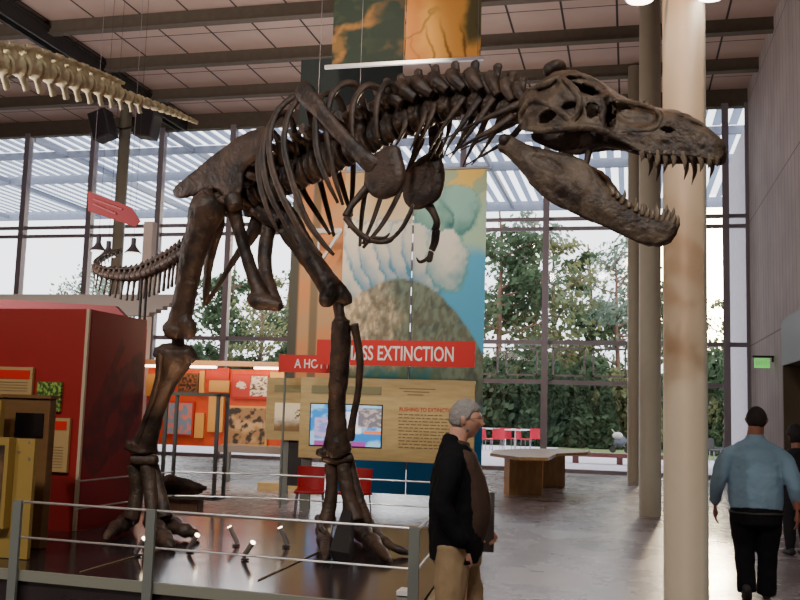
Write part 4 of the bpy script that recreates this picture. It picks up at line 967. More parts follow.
# ------------------------------------------------------------------ table at right
m_tb = mat('birch ply table', srgb(190, 152, 100), .35, col2=srgb(168, 128, 80), nscale=3, stretch=(1, 6, 1))
p0 = GZ(508, 495); 
tb = empty('table', (-1.7, 19.6, 0), 'pale wooden boomerang table on slab legs in the bright hall', 'table')
zt = .83
def slab(pa, pb, dep_):
    a, b = GZ(*pa), GZ(*pb); d = (b-a).normalized(); n_ = Vector((-d.y, d.x, 0))
    return MB().prism([a, b, b+n_*dep_, a+n_*dep_], (0, 0, zt-.05))
slab((509, 495), (542, 495), .25).build('leg', m_tb, tb); slab((543, 488), (565, 487), .3).build('leg', m_tb, tb)
tp = [GZ(x, y, zt) for x, y in ((490, 453), (520, 457), (548, 457.5), (556, 453.5), (588, 452), (590, 450), (560, 448.5), (520, 448.5), (494, 450))]
MB().prism([p-Vector((0, 0, .06)) for p in tp], (0, 0, .06)).build('tabletop', m_tb, tb, bevel=.006)
# ------------------------------------------------------------------ door portal, exit sign
pz = XP(783, 366, XR-.3); ph = XP(783, 320, XR-.3)
dr = empty('door_1', (XR, pz.y-1.5, 0)); struct(dr)
m_port = mat('grey metal header', srgb(98, 98, 100), .5, .3)
MB().box((XR-.32, pz.y-3.5, pz.z), (XR, pz.y, ph.z)).build('header', m_port, dr)
MB().box((XR-.32, pz.y-.12, 0), (XR, pz.y, pz.z)).box((XR-.32, pz.y-3.5, 0), (XR, pz.y-3.38, pz.z)).build('jamb', mat('bronze jamb', srgb(90, 76, 58), .5), dr)
MB().box((XR-.03, pz.y-3.4, 0), (XR-.01, pz.y-.1, pz.z)).build('door_leaf', mat('dark brown door', srgb(66, 54, 42), .5), dr)
e = XP(773, 360, XR-.02); Yx = e.y
m_ex = emit('green exit glow', srgb(110, 230, 100), .9)
e0 = YP(762, 362, Yx)
xs = empty('exit_sign', (e0.x, Yx, e0.z-.1), 'small green lit EXIT sign on a bracket from the concrete wall', 'sign')
MB().box((e0.x-.16, Yx-.02, e0.z-.13), (e0.x+.16, Yx+.02, e0.z+.08)).build('plate', m_ex, xs)
lettering('EXIT', xs, m_txt, .15, (e0.x-.14, Yx-.022, e0.z-.07), (1, 0, 0), (0, 0, 1), .002)
MB().box((e0.x-.2, Yx-.03, e0.z+.1), (XR, Yx+.03, e0.z+.14)).box((e0.x+.2, Yx-.03, e0.z), (e0.x+.24, Yx+.03, e0.z+.14)).build('bracket', m_dark, xs)
# ------------------------------------------------------------------ hanging arrow sign, speakers, pendant lamps
d = 17.0; pts = [CD(88, 191, d), CD(131, 207, d), CD(140, 221, d), CD(135, 227, d), CD(88, 211, d)]
hs = empty('hanging_sign', pts[4], 'red arrow shaped sign hanging at the upper left before the windows', 'sign')
MB().prism(pts, tuple(FW*.05)).build('board', mat('faded red sign', srgb(150, 45, 52), .6), hs)
l = MB()
for k in (0, 1): a = CD(93, 199+k*5, d-.02); b = CD(122-k*6, 209.5+k*4.5, d-.02); MB().obox(a, b, .012, .03, tuple(UP)).build('text_line', mat('faint print', srgb(175, 85, 88), .6), hs)
pass
for px, py in ((92, 192), (130, 206)): a = CD(px, py, d+.02); MB().cyl(a, (a.x, a.y, ZC-.1), .004, 6).build('suspension_wire', m_steel, hs)
m_spk = mat('dark grey loudspeaker', srgb(66, 62, 64), .7); m_gr = mat('speaker grille', srgb(44, 42, 44), .9, bump=.4, bscale=200)
for (px, py, ang, lab_) in ((103, 126, -18, 'dark loudspeaker left of the far column top'), (148, 124, 8, 'dark loudspeaker right of the far column top')):
    c = YP(px, py, 24.2); Mx = Matrix.Translation(c) @ Matrix.Rotation(R(ang), 4, 'Y')
    t = empty('loudspeaker', c, lab_, 'loudspeaker', 'loudspeakers on the far column')
    MB().box((-.28, -.25, -.42), (.28, .25, .42), Mx).build('cabinet', m_spk, t, bevel=.02); MB().box((-.24, -.27, -.38), (.24, -.252, .38), Mx).build('grille', m_gr, t)
    MB().obox(c, (cl.x, 24.87, c.z+.1), .05, .05).build('bracket', m_dark, t)
ca = YP(143, 290, 26.2)
m_shade = mat('dark lamp shade', srgb(70, 66, 72), .5)
random.seed(5)
for k, (px, py) in enumerate(((98, 251), (108, 256), (133, 253))):
    c = CD(px, py, 19); t = empty('pendant_lamp', c, ['leftmost dark conical pendant lamp above the bony tail tip', 'middle conical pendant lamp, lowest of the three above the tail', 'rightmost conical pendant lamp above the bony tail'][k], 'lamp', 'pendant lamps by the tail')
    MB().tube([c, c+Vector((0, 0, .12)), c+Vector((0, 0, .17)), c+Vector((0, 0, .3))], [.17, .07, .05, .05], 18).build('lamp_shade', m_shade, t, smooth=False)
    MB().cyl(c-Vector((0, 0, .01)), c-Vector((0, 0, .002)), .14, 18).build('bulb', emit('pendant glow', (1, .9, .75), 3), t)
    MB().cyl(c+Vector((0, 0, .3)), (c.x, c.y, ZC-.1), .004, 6).build('cord', m_dark, t)
a = CD(147, 285, 21)
t = MB().box((a.x-.11, a.y-.1, 0), (a.x+.11, a.y+.1, CD(147, 221, 21).z)).build('pale_post', mat('pale post', srgb(185, 170, 160), .6)); tag(t, 'pale square post standing right behind the bony tail', 'post')
# ring lamps near the top of the nearest column
lampc = Vector((cx1, CY[0], 5.1))
for k, (px, py, lab_) in enumerate(((640, -1, 'left bright round lamp clamped to the nearest column'), (711, -4, 'right bright round lamp clamped to the nearest column'))):
    c = CD(px, py, 8.0); t = empty('column_lamp', c, lab_, 'lamp', 'lamps on the nearest column')
    MB().tube([c+Vector((0, 0, .01)), c+Vector((0, 0, .1)), c+Vector((0, 0, .28))], [.13, .12, .06], 22).build('lamp_housing', m_white, t)
    MB().cyl(c-Vector((0, 0, .008)), c+Vector((0, 0, .008)), .11, 22).build('lens', emit('column lamp glow', (1, .88, .8), 12), t)
    MB().obox(c+Vector((0, 0, .18)), (cx1, CY[0], c.z+.18), .03, .03).build('bracket', m_dark, t)
    lampc.z = c.z
# label card on the plinth
a = GZ(398, 594, ZD); b = GZ(414, 594, ZD)
t = MB().box((a.x, a.y-.05, ZD+.0), (b.x, a.y+.1, ZD+.03)).build('label_card', m_txt); tag(t, 'small white label block on the plinth by the corner post', 'label')
# ------------------------------------------------------------------ outside: chairs, table, bench, rail, stroller
oc = low_chair('patio_chair', GZ(484, 450), R(150), 'red patio chair outside, leftmost of the row', 'red patio chairs on the terrace', 1.15, mat('pinkish red chair', srgb(205, 30, 60), .5))
for px, py, a, lab_ in ((497, 450, 200, 'second red patio chair from the left outside'), (507, 449, 170, 'third red patio chair outside, left of the white table'), (523, 450, 120, 'red patio chair right of the white round table'), (536, 449, 180, 'rightmost red patio chair next to the window post')):
    c = copy_tree(oc); c.location = GZ(px, py); c.rotation_euler.z = R(a); c['label'] = lab_
p = GZ(515, 450); t = empty('patio_table', p, 'small white round table between red patio chairs outside', 'table')
MB().cyl(p+Vector((0, 0, .82)), p+Vector((0, 0, .86)), .5, 24).build('tabletop', m_white, t); MB().cyl(p, p+Vector((0, 0, .82)), .03, 8).build('leg', m_alu, t); MB().cyl(p, p+Vector((0, 0, .03)), .22, 14).build('base', m_alu, t)
a = GZ(478, 445.5); b = GZ(545, 446.5); rl_ = empty('terrace_rail', (a+b)/2, 'pale handrail outside behind the red patio chairs', 'railing')
z1 = CD(480, 429, depth(a)).z
MB().cyl((a.x-12, a.y, z1), (b.x, b.y, z1), .035, 8).build('rail', m_white, rl_)
for k in range(9): q = b+(a-b)*k*.6; MB().cyl((q.x, q.y, 0), (q.x, q.y, z1), .025, 6).build('post', m_white, rl_)
a = GZ(563, 462); b = GZ(632, 462); z1 = .34
t = MB().box((a.x, a.y, .2), (b.x+1, a.y+.4, z1)).box((a.x+.3, a.y+.1, -.02), (a.x+.5, a.y+.3, .2)).box((b.x-.5, a.y+.1, -.02), (b.x-.3, a.y+.3, .2)).build('bench', mat('red brown timber', srgb(130, 80, 75), .6)); tag(t, 'long low reddish timber bench on the terrace outside', 'bench')
p = GZ(620, 453); t = empty('stroller', p, 'dark baby stroller parked outside on the lawn edge', 'stroller')
for dx, dy in ((-.3, -.2), (-.3, .2), (.3, 0)): MB().tube([p+Vector((dx, dy-.02, .14)), p+Vector((dx, dy+.02, .14))], [.14, .14], 14).build('wheel', m_dark, t)
MB().tube([p+Vector((-.25, 0, .45)), p+Vector((0, 0, .4)), p+Vector((.25, 0, .6))], [.16, .2, .14], 10).build('seat', mat('grey stroller cloth', srgb(95, 95, 110), .8), t, smooth=True)
MB().cyl(p+Vector((.3, 0, .14)), p+Vector((-.35, 0, 1.0)), .02, 6).cyl(p+Vector((-.3, 0, .14)), p+Vector((.2, 0, .6)), .02, 6).build('frame', m_alu, t)
MB().ell(p+Vector((-.1, 0, .72)), (.22, .18, .16)).build('hood', mat('pale hood', srgb(190, 185, 185), .8), t, smooth=True)
# metal chairs outside behind the nearest column
ms = low_chair('metal_chair', GZ(712, 462), R(30), 'dark metal chair outside, seen right of the nearest column', 'dark metal chairs outside', 1.1, m_dark)
c = copy_tree(ms); c.location = GZ(722, 460); c.rotation_euler.z = R(-60); c['label'] = 'dark metal chair outside, nearer to the window post'
# ------------------------------------------------------------------ trees
m_leaf = [mat('dark conifer leaves', srgb(84, 104, 76), .9, noise_amt=.4, nscale=.6), mat('olive leaves', srgb(128, 132, 92), .9, noise_amt=.4, nscale=.6), mat('bluish green leaves', srgb(124, 142, 128), .9, noise_amt=.35, nscale=.6)]
for m in m_leaf:
    nt = m.node_tree; tr = nt.nodes.new('ShaderNodeBsdfTranslucent'); mx = nt.nodes.new('ShaderNodeMixShader'); mx.inputs[0].default_value = .45
    src = nt.nodes['Principled BSDF'].inputs['Base Color'].links[0].from_socket
    nt.links.new(src, tr.inputs[0]); nt.links.new(nt.nodes['Principled BSDF'].outputs[0], mx.inputs[1]); nt.links.new(tr.outputs[0], mx.inputs[2]); nt.links.new(mx.outputs[0], nt.nodes['Material Output'].inputs['Surface'])
m_bark = mat('bark', srgb(120, 92, 76), .9, noise_amt=.3, nscale=3)
def tree(h, cw, cb, nleaf, lm, seed, ncl=60, lsz=.28, thin=1.0, nbr=14):
    rnd = random.Random(seed); t = empty('tree', (0, 0, 0))
    tk = MB(); p = []; x = y = 0
    for k in range(6): p.append((x, y, h*.92*k/5)); x += rnd.uniform(-.25, .25); y += rnd.uniform(-.25, .25)
    tk.tube(p, [.26*(1-k/6.3) for k in range(6)], 10, n=20); ends = []
    for k in range(nbr):
        f = cb+(1-cb)*rnd.random()**1.1; z = h*.92*f; i = min(int(f*5), 4); a = Vector(p[i])+(Vector(p[i+1])-Vector(p[i]))*(f*5-i)
        an = rnd.uniform(0, 6.28); ln_ = cw*(1.05-.75*abs(f-cb-.15)/(1-cb))*rnd.uniform(.6, 1.05)
        b = a+Vector((math.cos(an)*ln_*.55, math.sin(an)*ln_*.55, ln_*rnd.uniform(.0, .3))); c = a+Vector((math.cos(an)*ln_, math.sin(an)*ln_, ln_*rnd.uniform(.05, .55)))
        tk.tube([a, b, c], [.09, .05, .015], 6, n=6); ends += [(b, ln_*.3), (c, ln_*.32), ((b+c)/2, ln_*.3)]
        for q in range(2):
            e_ = b+Vector((rnd.uniform(-1, 1), rnd.uniform(-1, 1), rnd.uniform(-.2, .8)))*ln_*.4; tk.tube([b, e_], [.03, .01], 5); ends.append((e_, ln_*.25))
    tk.build('trunk', m_bark, t, smooth=True)
    lf = MB(); ends = [e_ for e_ in ends if rnd.random() < thin]
    for k in range(nleaf):
        c, r = rnd.choice(ends); r = max(r, .35)
        q = c+Vector((rnd.gauss(0, 1)*r*.75, rnd.gauss(0, 1)*r*.75, rnd.gauss(0, 1)*r*.42)); n_ = Vector((rnd.gauss(0, 1), rnd.gauss(0, 1), rnd.gauss(0, 1))).normalized(); u_ = n_.orthogonal().normalized(); v_ = n_.cross(u_); s = lsz*rnd.uniform(.4, 1.1)
        lf.quad(q-u_*s*.5, q+v_*s*.28, q+u_*s*.5, q-v_*s*.28)
    lf.build('foliage', m_leaf[lm], t); return t
protos = [tree(15, 4.0, .25, 3200, 0, 1, lsz=.55, nbr=16), tree(13, 3.6, .3, 1700, 1, 2, lsz=.5), tree(16, 4.2, .35, 2000, 2, 3, lsz=.5, nbr=18), tree(14, 3.6, .15, 2900, 0, 4, lsz=.55)]
used = [0]*4
TL = [  # px at ground, Y, proto, scale, label
 (498, 52, 0, .95, 'dark green tree outside, just right of the blue banner edge'), (533, 58, 2, .9, 'tall bluish tree outside, left of the central window post'), (556, 55, 1, .95, 'olive leaved tree with bare reddish trunk right of the central window post'),
 (590, 60, 3, .95, 'dark tree outside between window post and jaw'), (618, 56, 2, .78, 'loose bluish tree outside beneath the lower jaw tip'), (655, 62, 0, .8, 'dark tree outside behind the second column'),
 (733, 60, 1, .72, 'short olive tree outside beside the low sun'), (742, 50, 3, .42, 'short dark tree outside at the concrete wall end'),
 (225, 50, 0, .72, 'dark tree outside behind the tail and thigh bone'), (255, 46, 1, .68, 'olive tree outside between the thigh bones'), (285, 52, 3, .78, 'dark tree outside left of the peach banner'),
 (85, 60, 2, .72, 'pale bluish tree outside beyond the arrow sign'), (20, 70, 1, .6, 'small olive tree at the far left outside'), (440, 60, 3, .9, 'dark tree outside mostly behind the blue banner')]
for k, (px, Y, pi, sc_, lab_) in enumerate(TL):
    o = protos[pi] if not used[pi] else copy_tree(protos[pi]); used[pi] = 1
    p = YP(px, 440, Y); o.location = (p.x, Y, -.03); o.scale = (sc_,)*3; o.rotation_euler.z = k*1.3; tag(o, lab_, 'tree', 'trees beyond the terrace')
def shrub(h, r, n_, lm, seed, cone=False):
    rnd = random.Random(seed); t = empty('shrub', (0, 0, 0)); lf = MB()
    for k in range(n_):
        z = rnd.random(); rr = r*((1-z)**.7 if cone else math.sqrt(max(.05, 1-(2*z-.9)**2*.8)))
        a = rnd.uniform(0, 6.28); q_ = rr*rnd.random()**.4; q = Vector((math.cos(a)*q_, math.sin(a)*q_, z*h*(1+.1*math.sin(a*3)))); n1 = Vector((rnd.gauss(0, 1), rnd.gauss(0, 1), rnd.gauss(0, 1))).normalized(); u_ = n1.orthogonal().normalized(); v_ = n1.cross(u_); s = .5*rnd.uniform(.4, 1.1)
        lf.quad(q-u_*s*.5, q+v_*s*.3, q+u_*s*.5, q-v_*s*.3)
    lf.build('foliage', m_leaf[lm], t); MB().tube([(0, 0, 0), (.05, 0, h*.5)], [.08, .03], 6).build('stem', m_bark, t); return t
sp_ = [shrub(3.9, 2.0, 3600, 0, 11), shrub(3.2, 1.9, 3200, 1, 12), shrub(3.4, .8, 1600, 0, 13, True)]
usd = [0]*3
SL = [(486, 48, 0), (512, 50, 1), (540, 49, 0), (566, 50, 1), (592, 50, 0), (618, 49, 1), (646, 50, 0), (700, 46, 1), (718, 46, 0), (738, 45, 1), (497, 47, 2), (530, 47, 2), (556, 47.5, 2), (583, 47, 2), (606, 47, 2),
      (196, 44, 0), (216, 45, 1), (240, 45, 0), (266, 44, 1), (290, 45, 0), (725, 44, 2)]
names_ = ['rounded dark green bush outside', 'rounded olive bush outside', 'narrow cone shaped shrub outside']
for k, (px, Y, pi) in enumerate(SL):
    o = sp_[pi] if not usd[pi] else copy_tree(sp_[pi]); usd[pi] = 1; p = YP(px, 440, Y); o.location = (p.x, Y, -.03); o.rotation_euler.z = k*2.1; o.scale = (1, 1, 1+.12*math.sin(k*1.7))
    side = 'behind the near leg bones' if px < 300 else ('beyond the terrace left of the window post' if px < 548 else ('beyond the terrace between window post and columns' if px < 660 else 'beyond the nearest column by the concrete wall'))
    tag(o, names_[pi]+' '+side, 'shrub', names_[pi].replace(' outside', '')+'s '+side)
# ------------------------------------------------------------------ people
m_skin = mat('light skin', srgb(222, 166, 140), .5, noise_amt=.06); m_skin2 = mat('tanned skin', srgb(140, 92, 72), .55, noise_amt=.06)
YV = Vector((0, 1, 0))
def rings(mb, secs, seg=24, n=None):
    """secs: (x,y,z,rx,ry) stacked vertically"""
    mb.tube([(s[0], s[1], s[2]) for s in secs], [s[3] for s in secs], seg, ref=(0, 1, 0), flats=[s[4]/s[3] for s in secs], n=n or 3*len(secs))
def limb(mb, pts, r, flat=1.0, seg=14): mb.tube([Vector(p) for p in pts], r, seg, n=5*len(pts), flat=flat)
def hand(mb, w, d, nrm, curl=.5, s=1.0, side=1):
    """w wrist, d direction to the fingers, nrm palm normal"""
    w = Vector(w); d = Vector(d).normalized(); nrm = (Vector(nrm)-d*Vector(nrm).dot(d)).normalized(); a = d.cross(nrm)*side
    mb.tube([w-d*.02*s, w+d*.03*s, w+d*.07*s, w+d*.095*s], [.024*s, .036*s, .042*s, .038*s], 12, ref=nrm, flat=.42)
    for k, (o, l) in enumerate(((-.030, .066), (-.010, .076), (.011, .072), (.030, .056))):
        b = w+d*.085*s+a*o*s; c1 = curl*.35; p1 = b+(d*math.cos(c1)+nrm*math.sin(c1))*l*.45*s; c2 = curl*1.1; p2 = p1+(d*math.cos(c2)+nrm*math.sin(c2))*l*.33*s; c3 = curl*1.7; p3 = p2+(d*math.cos(c3)+nrm*math.sin(c3))*l*.3*s
        mb.tube([b-d*.02*s, b, p1, p2, p3], [.0095*s, .0098*s, .009*s, .0082*s, .006*s], 8)
    b = w+d*.025*s-a*.028*s; p1 = b+(d*.6-a*.6+nrm*.35)*.035*s; p2 = p1+(d*.9-a*.1+nrm*.4)*.032*s; p3 = p2+(d*.9+a*.15+nrm*.4)*.024*s
    mb.tube([b, p1, p2, p3], [.014*s, .012*s, .0105*s, .007*s], 8)
def head_mesh(c, s=1.0, old=False):
    mb = MB(); c = Vector(c); n = 40; m_ = 28; base = 0
    def put(a, e):
        x = math.cos(e)*math.cos(a); y = math.cos(e)*math.sin(a); z = math.sin(e)
        wx = .074*(1-.10*max(0, -z)); wy = .096; wz = .118
        p = Vector((x*wx, y*wy, z*wz))
        if z < 0: p.x *= 1-.30*(-z)**1.5; p.y = p.y*(1-.10*(-z)) if y > 0 else p.y*(1-.42*(-z))
        f = max(0, y)
        def g(px, pz, sx, sz): return math.exp(-((p.x-px)/sx)**2-((p.z-pz)/sz)**2)*(f > .3)
        p.y += .026*g(0, -.030, .012, .014)+.016*g(0, -.010, .009, .022)        # nose
        p.y += .007*g(0, .024, .045, .012)                                       # brow
        p.y -= .010*g(.030, .006, .017, .012)+.010*g(-.030, .006, .017, .012)     # eye sockets
        p.y += .006*g(0, -.062, .022, .006)+.006*g(0, -.074, .02, .006)-.005*g(0, -.068, .024, .003)   # lips
        p.y += .012*g(0, -.100, .024, .014)                                      # chin
        if f > .3: p.y += .005*(math.exp(-((abs(p.x)-.042)/.016)**2-((p.z+.022)/.02)**2))
        return tuple(c+p*s)
    mb.v.append(put(0, -math.pi/2))
    for i in range(1, m_):
        for k in range(n): mb.v.append(put(2*math.pi*k/n, -math.pi/2+math.pi*i/m_))
    mb.v.append(put(0, math.pi/2)); t = len(mb.v)-1
    for k in range(n):
        k2 = (k+1) % n; mb.f.append((0, 1+k2, 1+k)); mb.f.append((t, t-n+k, t-n+k2))
        for i in range(m_-2): mb.f.append((1+i*n+k, 1+i*n+k2, 1+(i+1)*n+k2, 1+(i+1)*n+k))
    for sg in (-1, 1): mb.tube([c+Vector((sg*.070, -.012, -.03))*s, c+Vector((sg*.080, -.016, 0))*s, c+Vector((sg*.082, -.022, .022))*s], [.011*s, .017*s, .013*s], 8, ref=(1, 0, 0), flat=.45)
    return mb
def hair(c, s, th, front, low, bumps=.006, seed=1):
    """cap of hair: covers the skull above a line; front = height of the hairline at the face"""
    mb = MB(); c = Vector(c); n = 44; m_ = 24; vs = {}
    for i in range(m_+1):
        e = math.pi/2-(math.pi*.78)*i/m_
        for k in range(n):
            a = 2*math.pi*k/n; f = math.sin(a); x, y, z = math.cos(e)*math.cos(a), math.cos(e)*math.sin(a), math.sin(e)
            lim = low+(front-low)*sm(-.1, .55, f)
            if abs(math.cos(a)) > .8 and f > -.35: lim = max(lim, -.05+.2*max(0, f))
            q_ = sm(lim-.10, lim+.10, z); r = .88+q_*(.12+th/.09+bumps*12*nz(a*3+seed, z*6))
            back = 1-.30*max(0, -z)**1.3 if y < 0 else 1
            p = Vector((x*.076*r, y*.097*r*back, z*.118*r)); vs[i, k] = len(mb.v); mb.v.append(tuple(c+p*s))
    for i in range(m_):
        for k in range(n): k2 = (k+1) % n; mb.f.append((vs[i, k], vs[i+1, k], vs[i+1, k2], vs[i, k2]))
    mb.f.append(tuple(vs[m_, k] for k in range(n)))
    return mb
def place(t, p, face, sc):
    t.location = p; t.rotation_euler.z = math.atan2(face.y, face.x)-math.pi/2; t.scale = (sc,)*3
def shoe(mb, x, y, z=0, ang=0):
    M_ = Matrix.Translation((x, y, z)) @ Matrix.Rotation(ang, 4, 'X')
    q = [M_ @ Vector(v) for v in ((0, -.10, .045), (0, -.05, .055), (0, .04, .045), (0, .12, .035), (0, .17, .03))]
    mb.tube(q, [.036, .042, .046, .046, .03], 12, n=14, ref=(0, 0, 1), flats=[1, 1.1, .9, .72, .7])
# --- old man in black jacket, profile to the right
man = empty('person', (0, 0, 0), 'grey haired man with glasses, open black jacket and khaki trousers, standing sideways', 'person')
hc = (0, .035, 1.655)
mb = head_mesh(hc)
rings(mb, [(0, -.03, 1.44, .075, .07), (0, -.015, 1.52, .06, .062), (0, .0, 1.60, .058, .062)])
rings(mb, [(0, 0, .92, .15, .11), (0, .01, 1.1, .15, .12), (0, -.01, 1.35, .16, .10), (0, -.03, 1.46, .11, .07)])
for sx in (-1, 1):
    limb(mb, [(sx*.09, 0, .93), (sx*.1, .01, .5), (sx*.1, -.01, .08)], [.075, .05, .038])
limb(mb, [(.15, -.03, 1.42), (.215, -.08, 1.17), (.18, .02, .93)], [.045, .04, .028]); hand(mb, (.165, .02, .91), (-.1, .3, -.9), (-1, 0, 0), .5, 1.0, 1)
limb(mb, [(-.15, -.03, 1.42), (-.23, -.04, 1.17), (-.20, .14, 1.0)], [.045, .04, .028]); hand(mb, (-.20, .15, .99), (.1, .55, -.6), (1, 0, 0), .9, 1.0, -1)
mb.build('body', m_skin, man, smooth=True, remesh=.006)
hair(hc, 1, .010, .42, -.34, .006, 2).build('hair', mat('grey hair', srgb(150, 146, 140), .8, bump=.6, bscale=60), man, smooth=True, remesh=.007)
gl_ = MB()
for sg in (-1, 1):
    P = [Vector((sg*.031+.021*math.cos(a), .035+.108, 1.660+.015*math.sin(a))) for a in [k*math.pi/8 for k in range(17)]]; gl_.tube(P, .0016, 6)
    gl_.tube([(sg*.052, .142, 1.664), (sg*.073, .10, 1.664), (sg*.079, .02, 1.662)], .0017, 6)
gl_.tube([(-.011, .145, 1.662), (.011, .145, 1.662)], .0016, 6); gl_.build('glasses', mat('thin metal', srgb(150, 140, 120), .3, 1), man)
m_blk = mat('black jacket cloth', srgb(20, 20, 22), .9, spec=.2, bump=.5, bscale=9); m_shirt = mat('brown shirt', srgb(74, 54, 42), .85, bump=.4, bscale=8); m_khaki = mat('khaki trousers', srgb(160, 136, 100), .85, bump=.5, bscale=9)
mb = MB(); rings(mb, [(0, .02, .93, .17, .14), (0, .03, 1.02, .178, .160), (0, .04, 1.13, .18, .165), (0, .025, 1.27, .182, .143), (0, .0, 1.40, .165, .115), (0, -.015, 1.48, .09, .085), (0, -.005, 1.53, .066, .07)])
mb.build('shirt', m_shirt, man, smooth=True, remesh=.009, disp=.012, dscale=.08)
mb = MB(); rings(mb, [(0, -.01, .80, .19, .15), (0, -.008, .9, .198, .166), (0, -.008, 1.03, .205, .172), (0, -.012, 1.15, .207, .170), (0, -.022, 1.28, .21, .153), (0, -.035, 1.38, .205, .128), (0, -.045, 1.46, .155, .092), (0, -.045, 1.52, .088, .065), (0, -.04, 1.56, .07, .05)])
for sx, arm in ((1, [(.165, -.045, 1.43), (.225, -.06, 1.32), (.245, -.10, 1.16), (.24, -.05, 1.05), (.205, .03, .93)]), (-1, [(-.165, -.045, 1.43), (-.225, -.05, 1.32), (-.25, -.06, 1.16), (-.24, .04, 1.07), (-.205, .13, 1.01)])):
    limb(mb, arm, [.075, .072, .062, .055, .046])
mb.tube([(.07, .02, 1.50), (.06, .055, 1.46), (.10, .06, 1.36)], [.02, .022, .012], 8).tube([(-.07, .02, 1.50), (-.06, .055, 1.46), (-.10, .06, 1.36)], [.02, .022, .012], 8)
mb.build('jacket', m_blk, man, smooth=True, remesh=.010, disp=.022, dscale=.09)
def trousers(mat_, legs, who, hip, foot_r=.062, disp=.02, wd=1.0):
    mb = MB(); rings(mb, hip)
    for L_ in legs: limb(mb, L_, [q_*wd for q_ in (.105, .092, .078, .07)]+[foot_r])
    return mb.build('trousers', mat_, who, smooth=True, remesh=.011, disp=disp, dscale=.1)
trousers(m_khaki, [[(.09, -.02, .90), (.10, -.035, .7), (.105, -.04, .5), (.105, -.06, .3), (.105, -.07, .06)], [(-.09, .01, .90), (-.1, .05, .7), (-.105, .09, .5), (-.105, .08, .3), (-.105, .07, .06)]], man, [(0, 0, .78, .168, .15), (0, .0, .9, .178, .155), (0, .015, .99, .172, .15)], wd=1.12, foot_r=.07)
mb = MB(); shoe(mb, .105, -.03); sh = mb.build('shoe', m_dark, man, smooth=True); mb = MB(); shoe(mb, -.105, .11); mb.build('shoe', m_dark, man, smooth=True)
pm = GZ(454, 696); place(man, pm, r0*.985-f0*.06, .945)
Mm = Matrix.Translation(pm) @ Matrix.Rotation(man.rotation_euler.z, 4, 'Z') @ Matrix.Scale(.945, 4)
fo = MB().box((-.03, .0, -.17), (.0, .075, .20), Mm @ Matrix.Translation((-.17, .155, 1.0))).build('folder', mat('grey brown folder', srgb(96, 88, 84), .6)); tag(fo, 'thin grey brown folder held against the belly of the man in black', 'folder')
# --- man in light blue shirt, seen from behind, walking away
mn = empty('person', (0, 0, 0), 'broad man in a light blue shirt and black trousers walking away, seen from behind', 'person')
hc = (.015, .02, 1.605)
mb = head_mesh(hc, 1.02); mb.v = [(hc[0]+(v[0]-hc[0])*1.14, v[1], v[2]) for v in mb.v]
rings(mb, [(0, -.02, 1.38, .085, .08), (0, -.01, 1.45, .075, .072), (.01, .0, 1.54, .068, .07)])
rings(mb, [(0, 0, .85, .18, .13), (0, .02, 1.05, .19, .14), (0, 0, 1.28, .19, .12), (0, -.02, 1.40, .13, .08)])
limb(mb, [(-.09, 0, .86), (-.09, .04, .46), (-.08, -.10, .10)], [.085, .055, .04]); limb(mb, [(.09, 0, .86), (.08, .08, .46), (.075, .14, .08)], [.085, .055, .04])
limb(mb, [(-.2, -.02, 1.34), (-.315, -.05, 1.06), (-.35, .06, .83)], [.05, .045, .032]); hand(mb, (-.35, .065, .82), (-.02, .15, -1), (1, .2, 0), .45, 1.1, 1)
limb(mb, [(.2, -.02, 1.34), (.315, -.03, 1.06), (.345, .0, .83)], [.05, .045, .032]); hand(mb, (.345, .0, .82), (.02, .1, -1), (-1, .2, 0), .45, 1.1, -1)
mb.build('body', m_skin2, mn, smooth=True, remesh=.007)
hb = hair(hc, 1.02, .006, .45, -.42, .002, 5); hb.v = [(hc[0]+(v[0]-hc[0])*1.14, v[1], v[2]) for v in hb.v]
hb.build('hair', mat('short dark hair', srgb(34, 27, 25), .8), mn, smooth=True, remesh=.008)
m_bl = mat('light blue shirt', srgb(118, 148, 168), .85, bump=.4, bscale=7); m_bk = mat('black trousers', srgb(17, 17, 21), .85, spec=.2, bump=.3, bscale=8)
mb = MB(); rings(mb, [(0, .0, .80, .222, .175), (0, .015, .90, .24, .192), (0, .02, 1.05, .238, .19), (0, .01, 1.18, .242, .165), (0, -.01, 1.30, .235, .135), (0, -.02, 1.37, .20, .105), (0, -.02, 1.43, .10, .08), (0, -.012, 1.465, .08, .078)])
for sg in (-1, 1): limb(mb, [(sg*.16, -.02, 1.325), (sg*.25, -.03, 1.24), (sg*.315, -.05, 1.06), (sg*.34, -.01, .95), (sg*.35, .045, .855)], [.07, .08, .072, .062, .05])
mb.build('shirt', m_bl, mn, smooth=True, remesh=.011, disp=.022, dscale=.1)
MB().tube([(.222*math.cos(a), .01+.170*math.sin(a), .79) for a in [k*math.pi/16 for k in range(33)]], .02, 8, flat=.5).build('belt', m_dark, mn)
trousers(m_bk, [[(-.105, 0, .80), (-.11, .03, .62), (-.10, .05, .46), (-.095, -.03, .28), (-.085, -.11, .10)], [(.105, 0, .80), (.105, .05, .62), (.095, .09, .46), (.09, .12, .28), (.08, .15, .05)]], mn, [(0, 0, .68, .215, .16), (0, 0, .78, .228, .172), (0, 0, .86, .215, .165)], .085, wd=1.2)
mb = MB(); shoe(mb, -.085, -.12, .05, -.5); mb.build('shoe', m_dark, mn, smooth=True); mb = MB(); shoe(mb, .08, .18); mb.build('shoe', m_dark, mn, smooth=True)
place(mn, GZ(757, 602), Vector((.12, 1, 0)).normalized(), 1.0)
